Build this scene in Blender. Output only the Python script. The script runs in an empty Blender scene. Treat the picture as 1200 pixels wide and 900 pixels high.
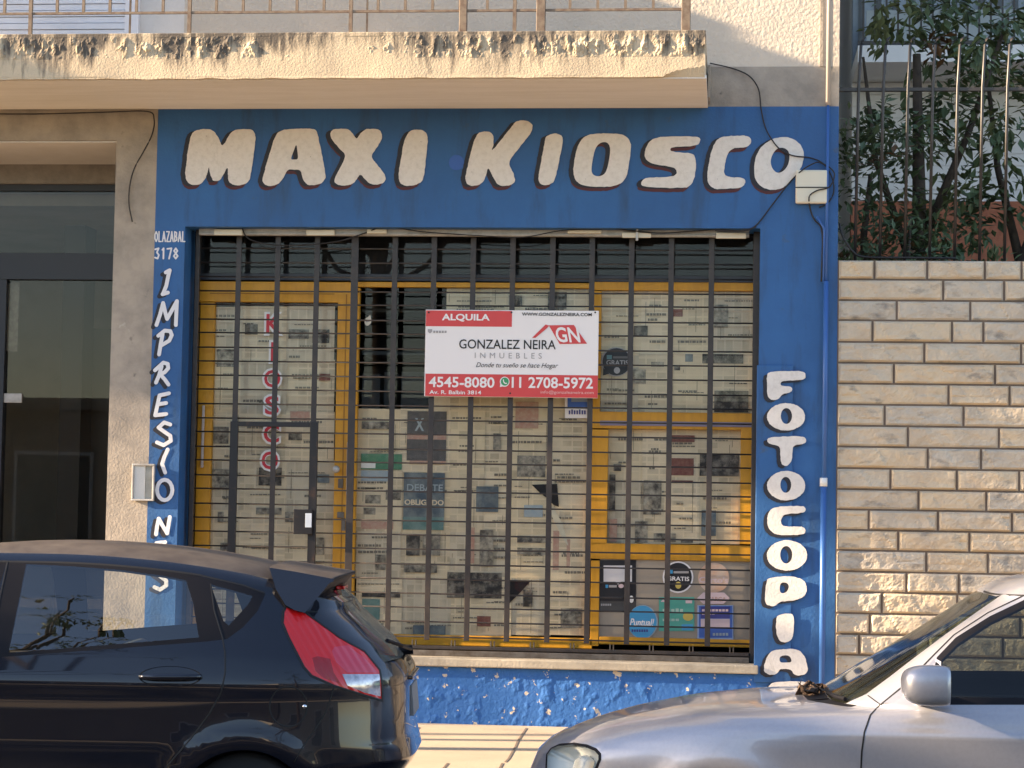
import bpy, bmesh, math, random
import numpy as np
from mathutils import Vector, Matrix, noise
from mathutils.geometry import delaunay_2d_cdt

random.seed(7)
R = math.radians
scene = bpy.context.scene
COL = scene.collection

# ------------------------------------------------------------------ camera
CAM = Vector((0.0, -15.0, 1.65))
F_PX, CX, CY = 2500.0, 600.0, 450.0          # focal length in photo pixels (1200 x 900)
YAW, PITCH, ROLL = R(5.81), R(3.41), R(0.97)
_f = Vector((-math.sin(YAW) * math.cos(PITCH), math.cos(YAW) * math.cos(PITCH), math.sin(PITCH)))
_r = Vector((math.cos(YAW), math.sin(YAW), 0.0))
_u = _r.cross(_f)
RGT = _r * math.cos(ROLL) + _u * math.sin(ROLL)
UP = -_r * math.sin(ROLL) + _u * math.cos(ROLL)
FWD = _f
cam_d = bpy.data.cameras.new("camera")
cam_d.sensor_width = 36.0
cam_d.lens = F_PX * 36.0 / 1200.0
cam_d.clip_end = 2000.0
cam = bpy.data.objects.new("camera", cam_d)
COL.objects.link(cam)
cam.matrix_world = Matrix(((RGT.x, UP.x, -FWD.x, CAM.x), (RGT.y, UP.y, -FWD.y, CAM.y),
                           (RGT.z, UP.z, -FWD.z, CAM.z), (0, 0, 0, 1)))
scene.camera = cam

# ------------------------------------------------------------------ sky, sun, exposure
SUN_DIR = Vector((1.0, 0.17, -0.34)).normalized()      # direction the light travels
world = bpy.data.worlds.new("World")
scene.world = world
world.use_nodes = True
_wn = world.node_tree
_sky = _wn.nodes.new("ShaderNodeTexSky")
_sky.sky_type = 'NISHITA'
_sky.sun_disc = False
_sky.sun_elevation = math.asin(-SUN_DIR.z)
_sky.sun_rotation = math.atan2(-SUN_DIR.x, -SUN_DIR.y)
_sky.air_density = 1.0
_sky.dust_density = 0.6
_sky.ozone_density = 2.0
_bg = _wn.nodes["Background"]
_bg.inputs[1].default_value = 0.12
_wn.links.new(_sky.outputs[0], _bg.inputs[0])
sun_d = bpy.data.lights.new("sun", 'SUN')
sun_d.energy = 5.0
sun_d.angle = R(0.5)
sun_d.color = (1.0, 0.83, 0.60)
sun = bpy.data.objects.new("sun", sun_d)
COL.objects.link(sun)
sun.rotation_euler = SUN_DIR.to_track_quat('-Z', 'Y').to_euler()
sun.location = (-20, -10, 20)
vs = scene.view_settings
vs.view_transform = 'Standard'
vs.look = 'None'
vs.exposure = 1.97
vs.gamma = 1.0
vs.use_curve_mapping = False
vs.use_white_balance = True
vs.white_balance_temperature = 7300
vs.white_balance_tint = 16
scene.cycles.max_bounces = 8
scene.cycles.transparent_max_bounces = 12
scene.cycles.caustics_reflective = False
scene.cycles.caustics_refractive = False

# ------------------------------------------------------------------ helpers
ORG = CAM.copy()
TURN = Matrix.Identity(3)
def set_frame(angle=0.0, pivot=Vector((0, 0, 0))):
    """trace in the frame of a thing that stands turned by angle about pivot"""
    global ORG, TURN
    TURN = Matrix.Rotation(-angle, 3, 'Z')
    ORG = pivot + TURN @ (CAM - pivot)

def ray(px, py):
    return TURN @ (FWD * F_PX + RGT * (px - CX) + UP * (CY - py))

def at(px, py, Y):
    """point of the plane y = Y seen at photo pixel px, py"""
    d = ray(px, py)
    return ORG + d * ((Y - ORG.y) / d.y)

def rect(x0, y0, x1, y1, Y):
    """axis-aligned world rectangle X0, X1, Zlow, Zhigh of a photo rectangle on plane y = Y"""
    ym, xm = (y0 + y1) / 2, (x0 + x1) / 2
    return at(x0, ym, Y).x, at(x1, ym, Y).x, at(xm, y1, Y).z, at(xm, y0, Y).z

def sx(px, py, Y=0.0): return at(px, py, Y).x
def sz(px, py, Y=0.0): return at(px, py, Y).z

def tag(o, label=None, cat=None, group=None, kind=None):
    if label: o["label"] = label
    if cat: o["category"] = cat
    if group: o["group"] = group
    if kind: o["kind"] = kind
    return o

def empty(name, loc, label, cat, group=None):
    o = bpy.data.objects.new(name, None)
    o.empty_display_size = 0.1
    COL.objects.link(o)
    o.location = loc
    return tag(o, label, cat, group)

def world_loc(o):
    v = Vector(o.location)
    while o.parent is not None:
        v = v + o.matrix_parent_inverse.translation + Vector(o.parent.location)
        o = o.parent
    return v

def adopt(o, parent):
    o.parent = parent
    o.matrix_parent_inverse = Matrix.Translation(-world_loc(parent))

def link(name, me, mats, parent=None):
    o = bpy.data.objects.new(name, me)
    COL.objects.link(o)
    for m in (mats if isinstance(mats, (list, tuple)) else [mats]):
        me.materials.append(m)
    if parent is not None:
        adopt(o, parent)
    return o

class MB:
    """collects geometry for ONE mesh object"""
    def __init__(s): s.v, s.f, s.mi = [], [], []
    def add(s, vs_, fs, mi=0):
        b = len(s.v)
        s.v += [tuple(q) for q in vs_]
        s.f += [tuple(b + i for i in f) for f in fs]
        s.mi += [mi] * len(fs)
        return s
    def box(s, x0, x1, y0, y1, z0, z1, mi=0):
        return s.add([(x0, y0, z0), (x1, y0, z0), (x1, y1, z0), (x0, y1, z0), (x0, y0, z1), (x1, y0, z1), (x1, y1, z1), (x0, y1, z1)],
                     [(0, 3, 2, 1), (4, 5, 6, 7), (0, 1, 5, 4), (1, 2, 6, 5), (2, 3, 7, 6), (3, 0, 4, 7)], mi)
    def prism(s, pts, y0, y1, mi=0):
        """x-z outline extruded from y0 to y1"""
        n = len(pts)
        tri = tri_poly([pts])
        a = [(p[0], y0, p[1]) for p in tri[0]]
        b = [(p[0], y1, p[1]) for p in tri[0]]
        m = len(a)
        fs = [(i, j, k) for i, j, k in tri[1]] + [(m + k, m + j, m + i) for i, j, k in tri[1]]
        s.add(a + b, fs, mi)
        o = [(p[0], y0, p[1]) for p in pts] + [(p[0], y1, p[1]) for p in pts]
        s.add(o, [(i, n + i, n + (i + 1) % n, (i + 1) % n) for i in range(n)], mi)
        return s
    def tube(s, pts, r, n=8, mi=0, cap=True):
        pts = [Vector(p) for p in pts]
        rings = []
        for i, p in enumerate(pts):
            d = (pts[min(i + 1, len(pts) - 1)] - pts[max(i - 1, 0)]).normalized()
            a = d.cross(Vector((0, 0, 1)) if abs(d.z) < 0.9 else Vector((1, 0, 0))).normalized()
            b = d.cross(a)
            rr = r[i] if isinstance(r, (list, tuple)) else r
            rings.append([p + a * math.cos(2 * math.pi * k / n) * rr + b * math.sin(2 * math.pi * k / n) * rr for k in range(n)])
        vs_ = [q for g in rings for q in g]
        fs = []
        for i in range(len(rings) - 1):
            for k in range(n):
                fs.append((i * n + k, i * n + (k + 1) % n, (i + 1) * n + (k + 1) % n, (i + 1) * n + k))
        if cap:
            fs.append(tuple(range(n - 1, -1, -1)))
            fs.append(tuple((len(rings) - 1) * n + k for k in range(n)))
        return s.add(vs_, fs, mi)
    def mesh(s, name, smooth=False):
        me = bpy.data.meshes.new(name)
        me.from_pydata(s.v, [], s.f)
        me.polygons.foreach_set("material_index", s.mi)
        if smooth:
            me.polygons.foreach_set("use_smooth", [True] * len(s.f))
        me.update()
        return me
    def build(s, name, mats, parent=None, smooth=False, bevel=0.0):
        me = s.mesh(name, smooth)
        if not smooth:
            bm = bmesh.new(); bm.from_mesh(me)
            bmesh.ops.recalc_face_normals(bm, faces=bm.faces)
            bm.to_mesh(me); bm.free()
        o = link(name, me, mats, parent)
        if bevel:
            m = o.modifiers.new("bevel", 'BEVEL')
            m.width = bevel; m.segments = 2; m.limit_method = 'ANGLE'
        return o

def inside(p, poly):
    x, y = p[0], p[1]
    c = False
    j = len(poly) - 1
    for i in range(len(poly)):
        xi, yi = poly[i][0], poly[i][1]
        xj, yj = poly[j][0], poly[j][1]
        if (yi > y) != (yj > y) and x < (xj - xi) * (y - yi) / (yj - yi) + xi:
            c = not c
        j = i
    return c

def tri_poly(loops):
    """triangulate the even-odd area of closed 2D loops -> (points, triangles)"""
    vs_, es = [], []
    for lp in loops:
        b = len(vs_)
        vs_ += [Vector((p[0], p[1])) for p in lp]
        es += [(b + i, b + (i + 1) % len(lp)) for i in range(len(lp))]
    r = delaunay_2d_cdt(vs_, es, [], 0, 1e-7)
    P, T = r[0], r[2]
    keep = []
    for t in T:
        c = sum((P[i] for i in t), Vector((0, 0))) / len(t)
        if sum(inside(c, lp) for lp in loops) % 2 == 1:
            a = (P[t[1]] - P[t[0]]).cross(P[t[2]] - P[t[0]])
            keep.append(tuple(t) if a > 0 else tuple(reversed(t)))
    return [(p.x, p.y) for p in P], keep

def chaikin(pts, it=2):
    for _ in range(it):
        o = []
        for i in range(len(pts)):
            a, b = pts[i], pts[(i + 1) % len(pts)]
            o.append((a[0] * .75 + b[0] * .25, a[1] * .75 + b[1] * .25))
            o.append((a[0] * .25 + b[0] * .75, a[1] * .25 + b[1] * .75))
        pts = o
    return pts

def flat(name, loops_px, Y, m, parent, dx=0, dy=0):
    """a flat painted shape traced on plane y = Y (loops in photo pixels, even-odd)"""
    P, T = tri_poly([[(x + dx, -(y + dy)) for x, y in lp] for lp in loops_px])
    mb = MB().add([at(x, -y, Y) for x, y in P], T)
    return mb.build(name, m, parent)

def ell(cx, cy, rx, ry, n=28, a0=0.0):
    return [(cx + rx * math.cos(2 * math.pi * i / n + a0), cy + ry * math.sin(2 * math.pi * i / n + a0)) for i in range(n)]

_fonts = {}
def glyphs(body, bold=0.0, shear=0.0, spacing=1.0):
    k = (body, bold, shear, spacing)
    if k in _fonts: return _fonts[k]
    cu = bpy.data.curves.new("text_tmp", 'FONT')
    cu.body = body; cu.offset = bold; cu.shear = shear; cu.space_character = spacing
    cu.resolution_u = 3
    ob = bpy.data.objects.new("text_tmp", cu)
    COL.objects.link(ob)
    bpy.context.view_layer.update()
    me = bpy.data.meshes.new_from_object(ob.evaluated_get(bpy.context.evaluated_depsgraph_get()))
    V = [(v.co.x, v.co.y) for v in me.vertices]
    Fs = [tuple(p.vertices) for p in me.polygons]
    bpy.data.objects.remove(ob); bpy.data.curves.remove(cu); bpy.data.meshes.remove(me)
    _fonts[k] = (V, Fs)
    return _fonts[k]

def text(name, body, box, Y, m, parent, bold=0.0, shear=0.0, spacing=1.0, grow=0.0):
    """lettering fitted into a photo rectangle on plane y = Y"""
    V, Fs = glyphs(body, bold, shear, spacing)
    xs = [v[0] for v in V]; ys = [v[1] for v in V]
    X0, X1, Z0, Z1 = rect(*box, Y)
    X0 -= grow; X1 += grow; Z0 -= grow; Z1 += grow
    kx = (X1 - X0) / (max(xs) - min(xs)); kz = (Z1 - Z0) / (max(ys) - min(ys))
    mb = MB().add([(X0 + (v[0] - min(xs)) * kx, Y, Z0 + (v[1] - min(ys)) * kz) for v in V], Fs)
    return mb.build(name, m, parent)

def strokes_mesh(name, strokes, width, Y, m, parent, dx=0, dy=0):
    """brush strokes (photo pixels) painted on plane y = Y, their union as one flat mesh"""
    vs_, fs = [], []
    for st in strokes:
        for i in range(len(st) - 1):
            (x0, y0), (x1, y1) = st[i], st[i + 1]
            a = math.atan2(y1 - y0, x1 - x0)
            r = width / 2
            pts = [(x1 + dx + r * math.cos(a - math.pi / 2 + math.pi * k / 6), y1 + dy + r * math.sin(a - math.pi / 2 + math.pi * k / 6)) for k in range(7)]
            pts += [(x0 + dx + r * math.cos(a + math.pi / 2 + math.pi * k / 6), y0 + dy + r * math.sin(a + math.pi / 2 + math.pi * k / 6)) for k in range(7)]
            b = len(vs_)
            vs_ += [Vector((p[0], -p[1])) for p in reversed(pts)]
            fs.append(list(range(b, b + len(pts))))
    r = delaunay_2d_cdt(vs_, [], fs, 0, 1e-6)
    T = [t for t, o in zip(r[2], r[5]) if len(o) > 0]
    mb = MB().add([at(p.x, -p.y, Y) for p in r[0]], T)
    return mb.build(name, m, parent)

# ------------------------------------------------------------------ materials
def _n(nt, t, **kw):
    n = nt.nodes.new(t)
    for k, v in kw.items(): setattr(n, k, v)
    return n

def mat(name, col, rough=0.6, metal=0.0, col2=None, nscale=3.0, lo=0.4, hi=0.65, stretch=None,
        bump=0.0, bscale=60.0, bdist=0.01, coat=0.0, spots=None, spec=0.5, rvar=0.0, emit=None):
    m = bpy.data.materials.new(name)
    m.use_nodes = True
    nt = m.node_tree
    b = nt.nodes["Principled BSDF"]
    b.inputs["Base Color"].default_value = (*col, 1)
    b.inputs["Roughness"].default_value = rough
    b.inputs["Metallic"].default_value = metal
    b.inputs["Specular IOR Level"].default_value = spec
    if coat:
        b.inputs["Coat Weight"].default_value = coat
        b.inputs["Coat Roughness"].default_value = 0.03
    tc = _n(nt, "ShaderNodeTexCoord")
    src = tc.outputs["Object"]
    if stretch:
        mp = _n(nt, "ShaderNodeMapping")
        mp.inputs["Scale"].default_value = stretch
        nt.links.new(src, mp.inputs[0]); src2 = mp.outputs[0]
    else:
        src2 = src
    out = None
    if col2:
        nz = _n(nt, "ShaderNodeTexNoise"); nz.inputs["Scale"].default_value = nscale
        nz.inputs["Detail"].default_value = 6; nz.inputs["Roughness"].default_value = 0.65
        nt.links.new(src2, nz.inputs["Vector"])
        mr = _n(nt, "ShaderNodeMapRange"); mr.inputs[1].default_value = lo; mr.inputs[2].default_value = hi
        nt.links.new(nz.outputs[0], mr.inputs[0])
        mx = _n(nt, "ShaderNodeMix", data_type='RGBA')
        mx.inputs[6].default_value = (*col, 1); mx.inputs[7].default_value = (*col2, 1)
        nt.links.new(mr.outputs[0], mx.inputs[0])
        out = mx.outputs[2]
        if rvar:
            ma = _n(nt, "ShaderNodeMath", operation='MULTIPLY_ADD')
            ma.inputs[1].default_value = rvar; ma.inputs[2].default_value = rough
            nt.links.new(mr.outputs[0], ma.inputs[0]); nt.links.new(ma.outputs[0], b.inputs["Roughness"])
    for sp in (spots or []):
        scol, sscale, slo, shi = sp[:4]
        nz = _n(nt, "ShaderNodeTexNoise"); nz.inputs["Scale"].default_value = sscale
        nz.inputs["Detail"].default_value = 5; nz.inputs["Roughness"].default_value = 0.6
        if len(sp) > 4:
            mp = _n(nt, "ShaderNodeMapping"); mp.inputs["Scale"].default_value = sp[4]
            nt.links.new(src, mp.inputs[0]); nt.links.new(mp.outputs[0], nz.inputs["Vector"])
        else:
            nt.links.new(src, nz.inputs["Vector"])
        mr = _n(nt, "ShaderNodeMapRange"); mr.inputs[1].default_value = slo; mr.inputs[2].default_value = shi
        nt.links.new(nz.outputs[0], mr.inputs[0])
        mx = _n(nt, "ShaderNodeMix", data_type='RGBA')
        mx.inputs[6].default_value = (*col, 1); mx.inputs[7].default_value = (*scol, 1)
        if out is not None: nt.links.new(out, mx.inputs[6])
        nt.links.new(mr.outputs[0], mx.inputs[0])
        out = mx.outputs[2]
    if out is not None:
        nt.links.new(out, b.inputs["Base Color"])
    if bump:
        nz = _n(nt, "ShaderNodeTexNoise"); nz.inputs["Scale"].default_value = bscale
        nz.inputs["Detail"].default_value = 4; nz.inputs["Roughness"].default_value = 0.55
        nt.links.new(src, nz.inputs["Vector"])
        bp = _n(nt, "ShaderNodeBump"); bp.inputs["Strength"].default_value = bump; bp.inputs["Distance"].default_value = bdist
        nt.links.new(nz.outputs[0], bp.inputs["Height"]); nt.links.new(bp.outputs[0], b.inputs["Normal"])
    if emit:
        b.inputs["Emission Color"].default_value = (*emit[0], 1); b.inputs["Emission Strength"].default_value = emit[1]
    return m

def glass_mat(name, tint, ior=1.5, rough=0.0, dust_haze=0.0, dcol=(.34, .33, .29)):
    """window glass: clear or tinted, with its mirror reflection growing towards grazing angles"""
    m = bpy.data.materials.new(name)
    m.use_nodes = True
    nt = m.node_tree
    nt.nodes.remove(nt.nodes["Principled BSDF"])
    tr = _n(nt, "ShaderNodeBsdfTransparent"); tr.inputs[0].default_value = (*tint, 1)
    gl = _n(nt, "ShaderNodeBsdfGlossy"); gl.inputs["Roughness"].default_value = rough
    fr = _n(nt, "ShaderNodeFresnel"); fr.inputs[0].default_value = ior
    # both faces of the thin pane mirror alike
    ge = _n(nt, "ShaderNodeNewGeometry")
    ma = _n(nt, "ShaderNodeMath", operation='MULTIPLY_ADD'); ma.inputs[1].default_value = -2.0; ma.inputs[2].default_value = 1.0
    pw = _n(nt, "ShaderNodeMath", operation='POWER'); pw.inputs[0].default_value = ior
    nt.links.new(ge.outputs["Backfacing"], ma.inputs[0]); nt.links.new(ma.outputs[0], pw.inputs[1]); nt.links.new(pw.outputs[0], fr.inputs[0])
    mx = _n(nt, "ShaderNodeMixShader")
    nt.links.new(fr.outputs[0], mx.inputs[0]); nt.links.new(tr.outputs[0], mx.inputs[1]); nt.links.new(gl.outputs[0], mx.inputs[2])
    last = mx.outputs[0]
    if dust_haze:
        # a thin uneven film, dusty on the rear glass, painted haze on the windscreen
        df = _n(nt, "ShaderNodeBsdfDiffuse"); df.inputs[0].default_value = (*dcol, 1)
        tc = _n(nt, "ShaderNodeTexCoord"); nz = _n(nt, "ShaderNodeTexNoise"); nz.inputs["Scale"].default_value = 5; nz.inputs["Detail"].default_value = 5
        nt.links.new(tc.outputs["Object"], nz.inputs["Vector"])
        mm = _n(nt, "ShaderNodeMath", operation='MULTIPLY'); mm.inputs[1].default_value = dust_haze * 2
        nt.links.new(nz.outputs[0], mm.inputs[0])
        m2 = _n(nt, "ShaderNodeMixShader")
        nt.links.new(mm.outputs[0], m2.inputs[0]); nt.links.new(last, m2.inputs[1]); nt.links.new(df.outputs[0], m2.inputs[2])
        last = m2.outputs[0]
    nt.links.new(last, nt.nodes["Material Output"].inputs[0])
    return m

def newsprint(name, paper, ink, bw, bh, seed):
    """newspaper page: paragraphs of fine grey type in columns"""
    m = bpy.data.materials.new(name)
    m.use_nodes = True
    nt = m.node_tree
    b = nt.nodes["Principled BSDF"]
    b.inputs["Roughness"].default_value = 0.9; b.inputs["Specular IOR Level"].default_value = 0.1
    tc = _n(nt, "ShaderNodeTexCoord")
    mp = _n(nt, "ShaderNodeMapping"); mp.inputs["Rotation"].default_value = (R(-90), 0, 0); mp.inputs["Location"].default_value = (seed * .37, seed * .53, 0)
    nt.links.new(tc.outputs["Object"], mp.inputs[0])
    br = _n(nt, "ShaderNodeTexBrick"); br.inputs["Scale"].default_value = 1.0
    br.inputs["Brick Width"].default_value = bw; br.inputs["Row Height"].default_value = bh
    br.inputs["Mortar Size"].default_value = 0.006; br.inputs["Mortar Smooth"].default_value = 0.3; br.offset = 0.0
    br.inputs["Color1"].default_value = (.5, .5, .5, 1); br.inputs["Color2"].default_value = (.9, .9, .9, 1); br.inputs["Mortar"].default_value = (1, 1, 1, 1)
    nt.links.new(mp.outputs[0], br.inputs["Vector"])
    wv = _n(nt, "ShaderNodeTexWave"); wv.wave_type = 'BANDS'; wv.bands_direction = 'Z'
    wv.inputs["Scale"].default_value = 55.0; wv.inputs["Distortion"].default_value = 1.5; wv.inputs["Detail"].default_value = 2
    nt.links.new(tc.outputs["Object"], wv.inputs["Vector"])
    nz = _n(nt, "ShaderNodeTexNoise"); nz.inputs["Scale"].default_value = 9.0; nz.inputs["Detail"].default_value = 4
    nt.links.new(tc.outputs["Object"], nz.inputs["Vector"])
    a = _n(nt, "ShaderNodeMath", operation='MULTIPLY_ADD'); a.inputs[1].default_value = 0.45
    nt.links.new(wv.outputs["Fac"], a.inputs[0]); nt.links.new(br.outputs["Color"], a.inputs[2])
    c = _n(nt, "ShaderNodeMath", operation='MULTIPLY_ADD'); c.inputs[1].default_value = 0.9
    nt.links.new(nz.outputs[0], c.inputs[0]); nt.links.new(a.outputs[0], c.inputs[2])
    mr = _n(nt, "ShaderNodeMapRange"); mr.inputs[1].default_value = 0.72; mr.inputs[2].default_value = 1.48
    nt.links.new(c.outputs[0], mr.inputs[0])
    mx = _n(nt, "ShaderNodeMix", data_type='RGBA'); mx.inputs[6].default_value = (*ink, 1); mx.inputs[7].default_value = (*paper, 1)
    nt.links.new(mr.outputs[0], mx.inputs[0]); nt.links.new(mx.outputs[2], b.inputs["Base Color"])
    return m

K = {}
K['blue'] = mat("blue_wall_paint", (.010, .088, .255), .5, col2=(.022, .125, .33), nscale=1.1, lo=.38, hi=.68, bump=.35, bscale=45, bdist=.008, rvar=.2,
                spots=[((.018, .060, .135), 1.6, .50, .74, (3.5, 1, .7)), ((.06, .08, .11), 6.0, .66, .80), ((.10, .13, .18), 16, .74, .77)])
K['blue_low'] = mat("flaking_blue_paint", (.026, .125, .37), .75, col2=(.034, .14, .40), nscale=4, spec=.25, bump=.5, bscale=30, bdist=.012,
                    spots=[((.55, .48, .38), 14.0, .615, .635)])
K['concrete'] = mat("bare_concrete", (.40, .345, .285), .9, col2=(.27, .24, .205), nscale=4, bump=.5, bscale=55, bdist=.008,
                    spots=[((.17, .15, .13), 9, .66, .74), ((.46, .41, .35), 7, .68, .72)])
K['concrete_dk'] = mat("weathered_concrete", (.30, .27, .235), .92, col2=(.22, .20, .18), nscale=9, bump=.45, bscale=80, bdist=.006)
K['render'] = mat("cream_stucco", (.62, .54, .45), .92, col2=(.56, .49, .41), nscale=3, bump=.7, bscale=38, bdist=.014)
K['soffit'] = mat("soffit_plaster", (.80, .76, .70), .9, col2=(.73, .69, .62), nscale=2.5, stretch=(.5, 4, 4), bump=.2, bscale=20)
K['white'] = mat("white_wall", (.70, .67, .64), .9, col2=(.63, .60, .57), nscale=2, bump=.3, bscale=40)
K['letter'] = mat("cream_letter_paint", (.74, .70, .65), .7, col2=(.64, .60, .55), nscale=28, lo=.45, hi=.7, bump=.3, bscale=60,
                  spots=[((.22, .19, .17), 45, .70, .76)])
K['letter_shadow'] = mat("black_letter_shade", (.012, .014, .024), .6)
K['letter_red'] = mat("dark_red_letter_shade", (.075, .014, .016), .6)
K['white_brush'] = mat("white_brush_paint", (.70, .71, .74), .5, bump=.3, bscale=40)
K['iron'] = mat("dark_iron_paint", (.024, .020, .020), .42, col2=(.042, .031, .026), nscale=14, bump=.15, bscale=90)
K['iron_gate'] = mat("black_iron_paint", (.009, .008, .010), .4, col2=(.06, .03, .018), nscale=11, lo=.58, hi=.75)
K['steel'] = mat("worn_steel", (.17, .15, .13), .5, metal=.5, col2=(.09, .07, .055), nscale=9)
K['yellow'] = mat("yellow_gloss_paint", (.60, .285, .015), .45, col2=(.52, .24, .013), nscale=6, stretch=(4, 4, 1), bump=.12, bscale=70)
K['yellow_groove'] = mat("yellow_frame_joint", (.30, .13, .01), .6)
K['glass'] = glass_mat("shop_glass", (.98, .985, .97), 1.28)
K['glass_dark'] = glass_mat("lobby_glass", (.86, .85, .82), 1.34)
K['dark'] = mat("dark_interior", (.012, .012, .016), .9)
K['interior'] = mat("dim_room_wall", (.05, .05, .055), .9)
K['shelf'] = mat("grey_shelf_board", (.20, .21, .22), .8)
K['frame_dark'] = mat("dark_door_frame", (.018, .020, .028), .4)
K['lobby'] = mat("lobby_wall", (.30, .28, .25), .8, col2=(.24, .23, .20), nscale=2)
K['sill'] = mat("stone_sill", (.42, .37, .29), .85, col2=(.32, .28, .22), nscale=8, bump=.3, bscale=60)
K['plastic'] = mat("ivory_plastic", (.70, .65, .52), .5)
K['plastic_grey'] = mat("pale_aluminium", (.50, .48, .45), .45, metal=.3, col2=(.36, .34, .31), nscale=12)
K['cable'] = mat("black_cable", (.012, .010, .010), .55)
K['pipe_blue'] = mat("blue_pipe_paint", (.030, .12, .36), .35)
K['pipe_grey'] = mat("grey_pipe", (.46, .41, .37), .6)
K['sign_white'] = mat("sign_white", (.80, .77, .76), .4)
K['sign_red'] = mat("sign_red", (.62, .055, .055), .4)
K['sign_black'] = mat("sign_black", (.012, .012, .012), .5)
K['sign_grey'] = mat("sign_grey", (.34, .33, .33), .5)
K['sign_green'] = mat("sign_green", (.03, .30, .12), .5)
K['red_vinyl'] = mat("red_vinyl", (.58, .025, .04), .4)
K['white_vinyl'] = mat("white_vinyl", (.78, .77, .74), .4)
K['board'] = mat("beige_infill_board", (.33, .28, .22), .7, col2=(.29, .245, .195), nscale=5)
K['black_vinyl'] = mat("black_vinyl", (.010, .010, .014), .35)
K['cyan'] = mat("cyan_vinyl", (.035, .30, .55), .35)
K['teal'] = mat("teal_print", (.06, .34, .27), .45)
K['gold'] = mat("mustard_print", (.55, .42, .10), .45)
K['navy'] = mat("navy_print", (.035, .045, .22), .45)
K['royal'] = mat("royal_blue_print", (.04, .12, .42), .45)
K['pinkish'] = mat("pale_pink_print", (.62, .48, .50), .45)
K['peach'] = mat("peach_print", (.60, .36, .24), .45, col2=(.62, .50, .40), nscale=9)
K['lilac'] = mat("lilac_tape", (.22, .19, .25), .5)
for i_, (p_, k_) in enumerate([((.66, .56, .41), (.26, .22, .165)), ((.71, .595, .42), (.30, .255, .19)), ((.59, .515, .40), (.24, .21, .165)), ((.74, .625, .46), (.34, .295, .22))]):
    K['news%d' % i_] = newsprint("newsprint_%s" % "abcd"[i_], p_, k_, (.075, .11, .06, .09)[i_], (.05, .07, .10, .045)[i_], i_ + 1)
K['photo'] = mat("printed_photo_grey", (.055, .052, .05), .8, col2=(.42, .38, .31), nscale=20, lo=.36, hi=.66)
K['photo_dk'] = mat("printed_photo_dark", (.025, .024, .026), .8, col2=(.30, .27, .23), nscale=17, lo=.42, hi=.72)
K['photo_red'] = mat("printed_photo_maroon", (.17, .06, .05), .8, col2=(.24, .11, .09), nscale=35)
K['photo_pink'] = mat("printed_pink_block", (.46, .25, .20), .8, col2=(.50, .36, .28), nscale=40)
K['photo_blue'] = mat("printed_slate_blue", (.07, .10, .13), .8, col2=(.22, .26, .27), nscale=9, lo=.4, hi=.7)
K['photo_teal'] = mat("printed_teal", (.09, .19, .19), .8, col2=(.19, .29, .27), nscale=9)
K['photo_green'] = mat("printed_green", (.06, .21, .13), .8, col2=(.11, .26, .17), nscale=35)
K['photo_sky'] = mat("printed_pale_blue", (.36, .42, .45), .8, col2=(.30, .38, .44), nscale=25)
K['photo_slate'] = mat("printed_slate", (.085, .085, .09), .8, col2=(.12, .115, .115), nscale=30)

# ================================================================== ground, pavement, road
XL, XR = -16.0, sx(981.0, 400)              # building's left end (outside the frame) and right end
XP = sx(178, 400)                           # paint edge on the left pillar
XC = sx(130, 400)                           # entrance / pillar edge
ZS = 0.15                                   # pavement level
K['asphalt'] = mat("asphalt", (.055, .053, .05), .9, col2=(.04, .04, .04), nscale=6, bump=.4, bscale=180)
K['paving'] = mat("cement_paving", (.49, .39, .275), .85, col2=(.42, .335, .24), nscale=1.6, bump=.25, bscale=70,
                  spots=[((.33, .27, .21), 3.0, .62, .75)])
K['joint'] = mat("paving_joint", (.16, .12, .09), .9)
K['kerb'] = mat("granite_kerb", (.33, .31, .29), .8, col2=(.25, .24, .23), nscale=20, bump=.2)
K['earth'] = mat("bare_earth", (.10, .075, .05), .95, col2=(.06, .05, .035), nscale=4, bump=.5, bscale=20)

def structure(o):
    o["kind"] = "structure"; return o
def sheet(name, x0, x1, y0, y1, z, m):
    mb = MB().add([(x0, y0, z), (x1, y0, z), (x1, y1, z), (x0, y1, z)], [(0, 1, 2, 3)])
    return structure(mb.build(name, m))
sheet("ground", -300, 300, -300, 300, -0.02, K['earth'])
sheet("road", -120, 120, -13.2, -3.97, 0.0, K['asphalt'])
mb = MB()
mb.box(-60, 60, -3.82, 0.28, -.02, ZS)
# broken paving joints, hairline strips lying on the slab
def crack(pts, w=.007):
    P = [at_ground(*p) for p in pts]
    for a, b in zip(P[:-1], P[1:]):
        d = (b - a).normalized(); n = Vector((-d.y, d.x, 0)) * w
        mb.add([a - n, b - n, b + n, a + n], [(0, 1, 2, 3)], 1)
def at_ground(px, py, z=ZS + .003):
    d = ray(px, py)
    return CAM + d * ((z - CAM.z) / d.z)
crack([(617, 853), (607, 868), (604, 875), (596, 889), (592, 893)])
crack([(589, 894), (584, 903), (570, 925)])
crack([(525, 894), (518, 902), (500, 922)])
crack([(491, 852), (486, 858)])
for xx in (-9, -7.2, -5.4, .9, 2.7, 4.5):
    mb.add([(xx, -3.8, ZS + .003), (xx + .008, -3.8, ZS + .003), (xx + .008, 0, ZS + .003), (xx, 0, ZS + .003)], [(0, 1, 2, 3)], 1)
structure(mb.build("pavement", [K['paving'], K['joint']]))
mb = MB().box(-60, 60, -3.97, -3.82, -.02, .135)
structure(mb.build("kerb", K['kerb'], bevel=.015))
mb = MB().box(-60, 60, -17.2, -13.2, -.02, .13)
structure(mb.build("far_pavement", K['paving']))

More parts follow.
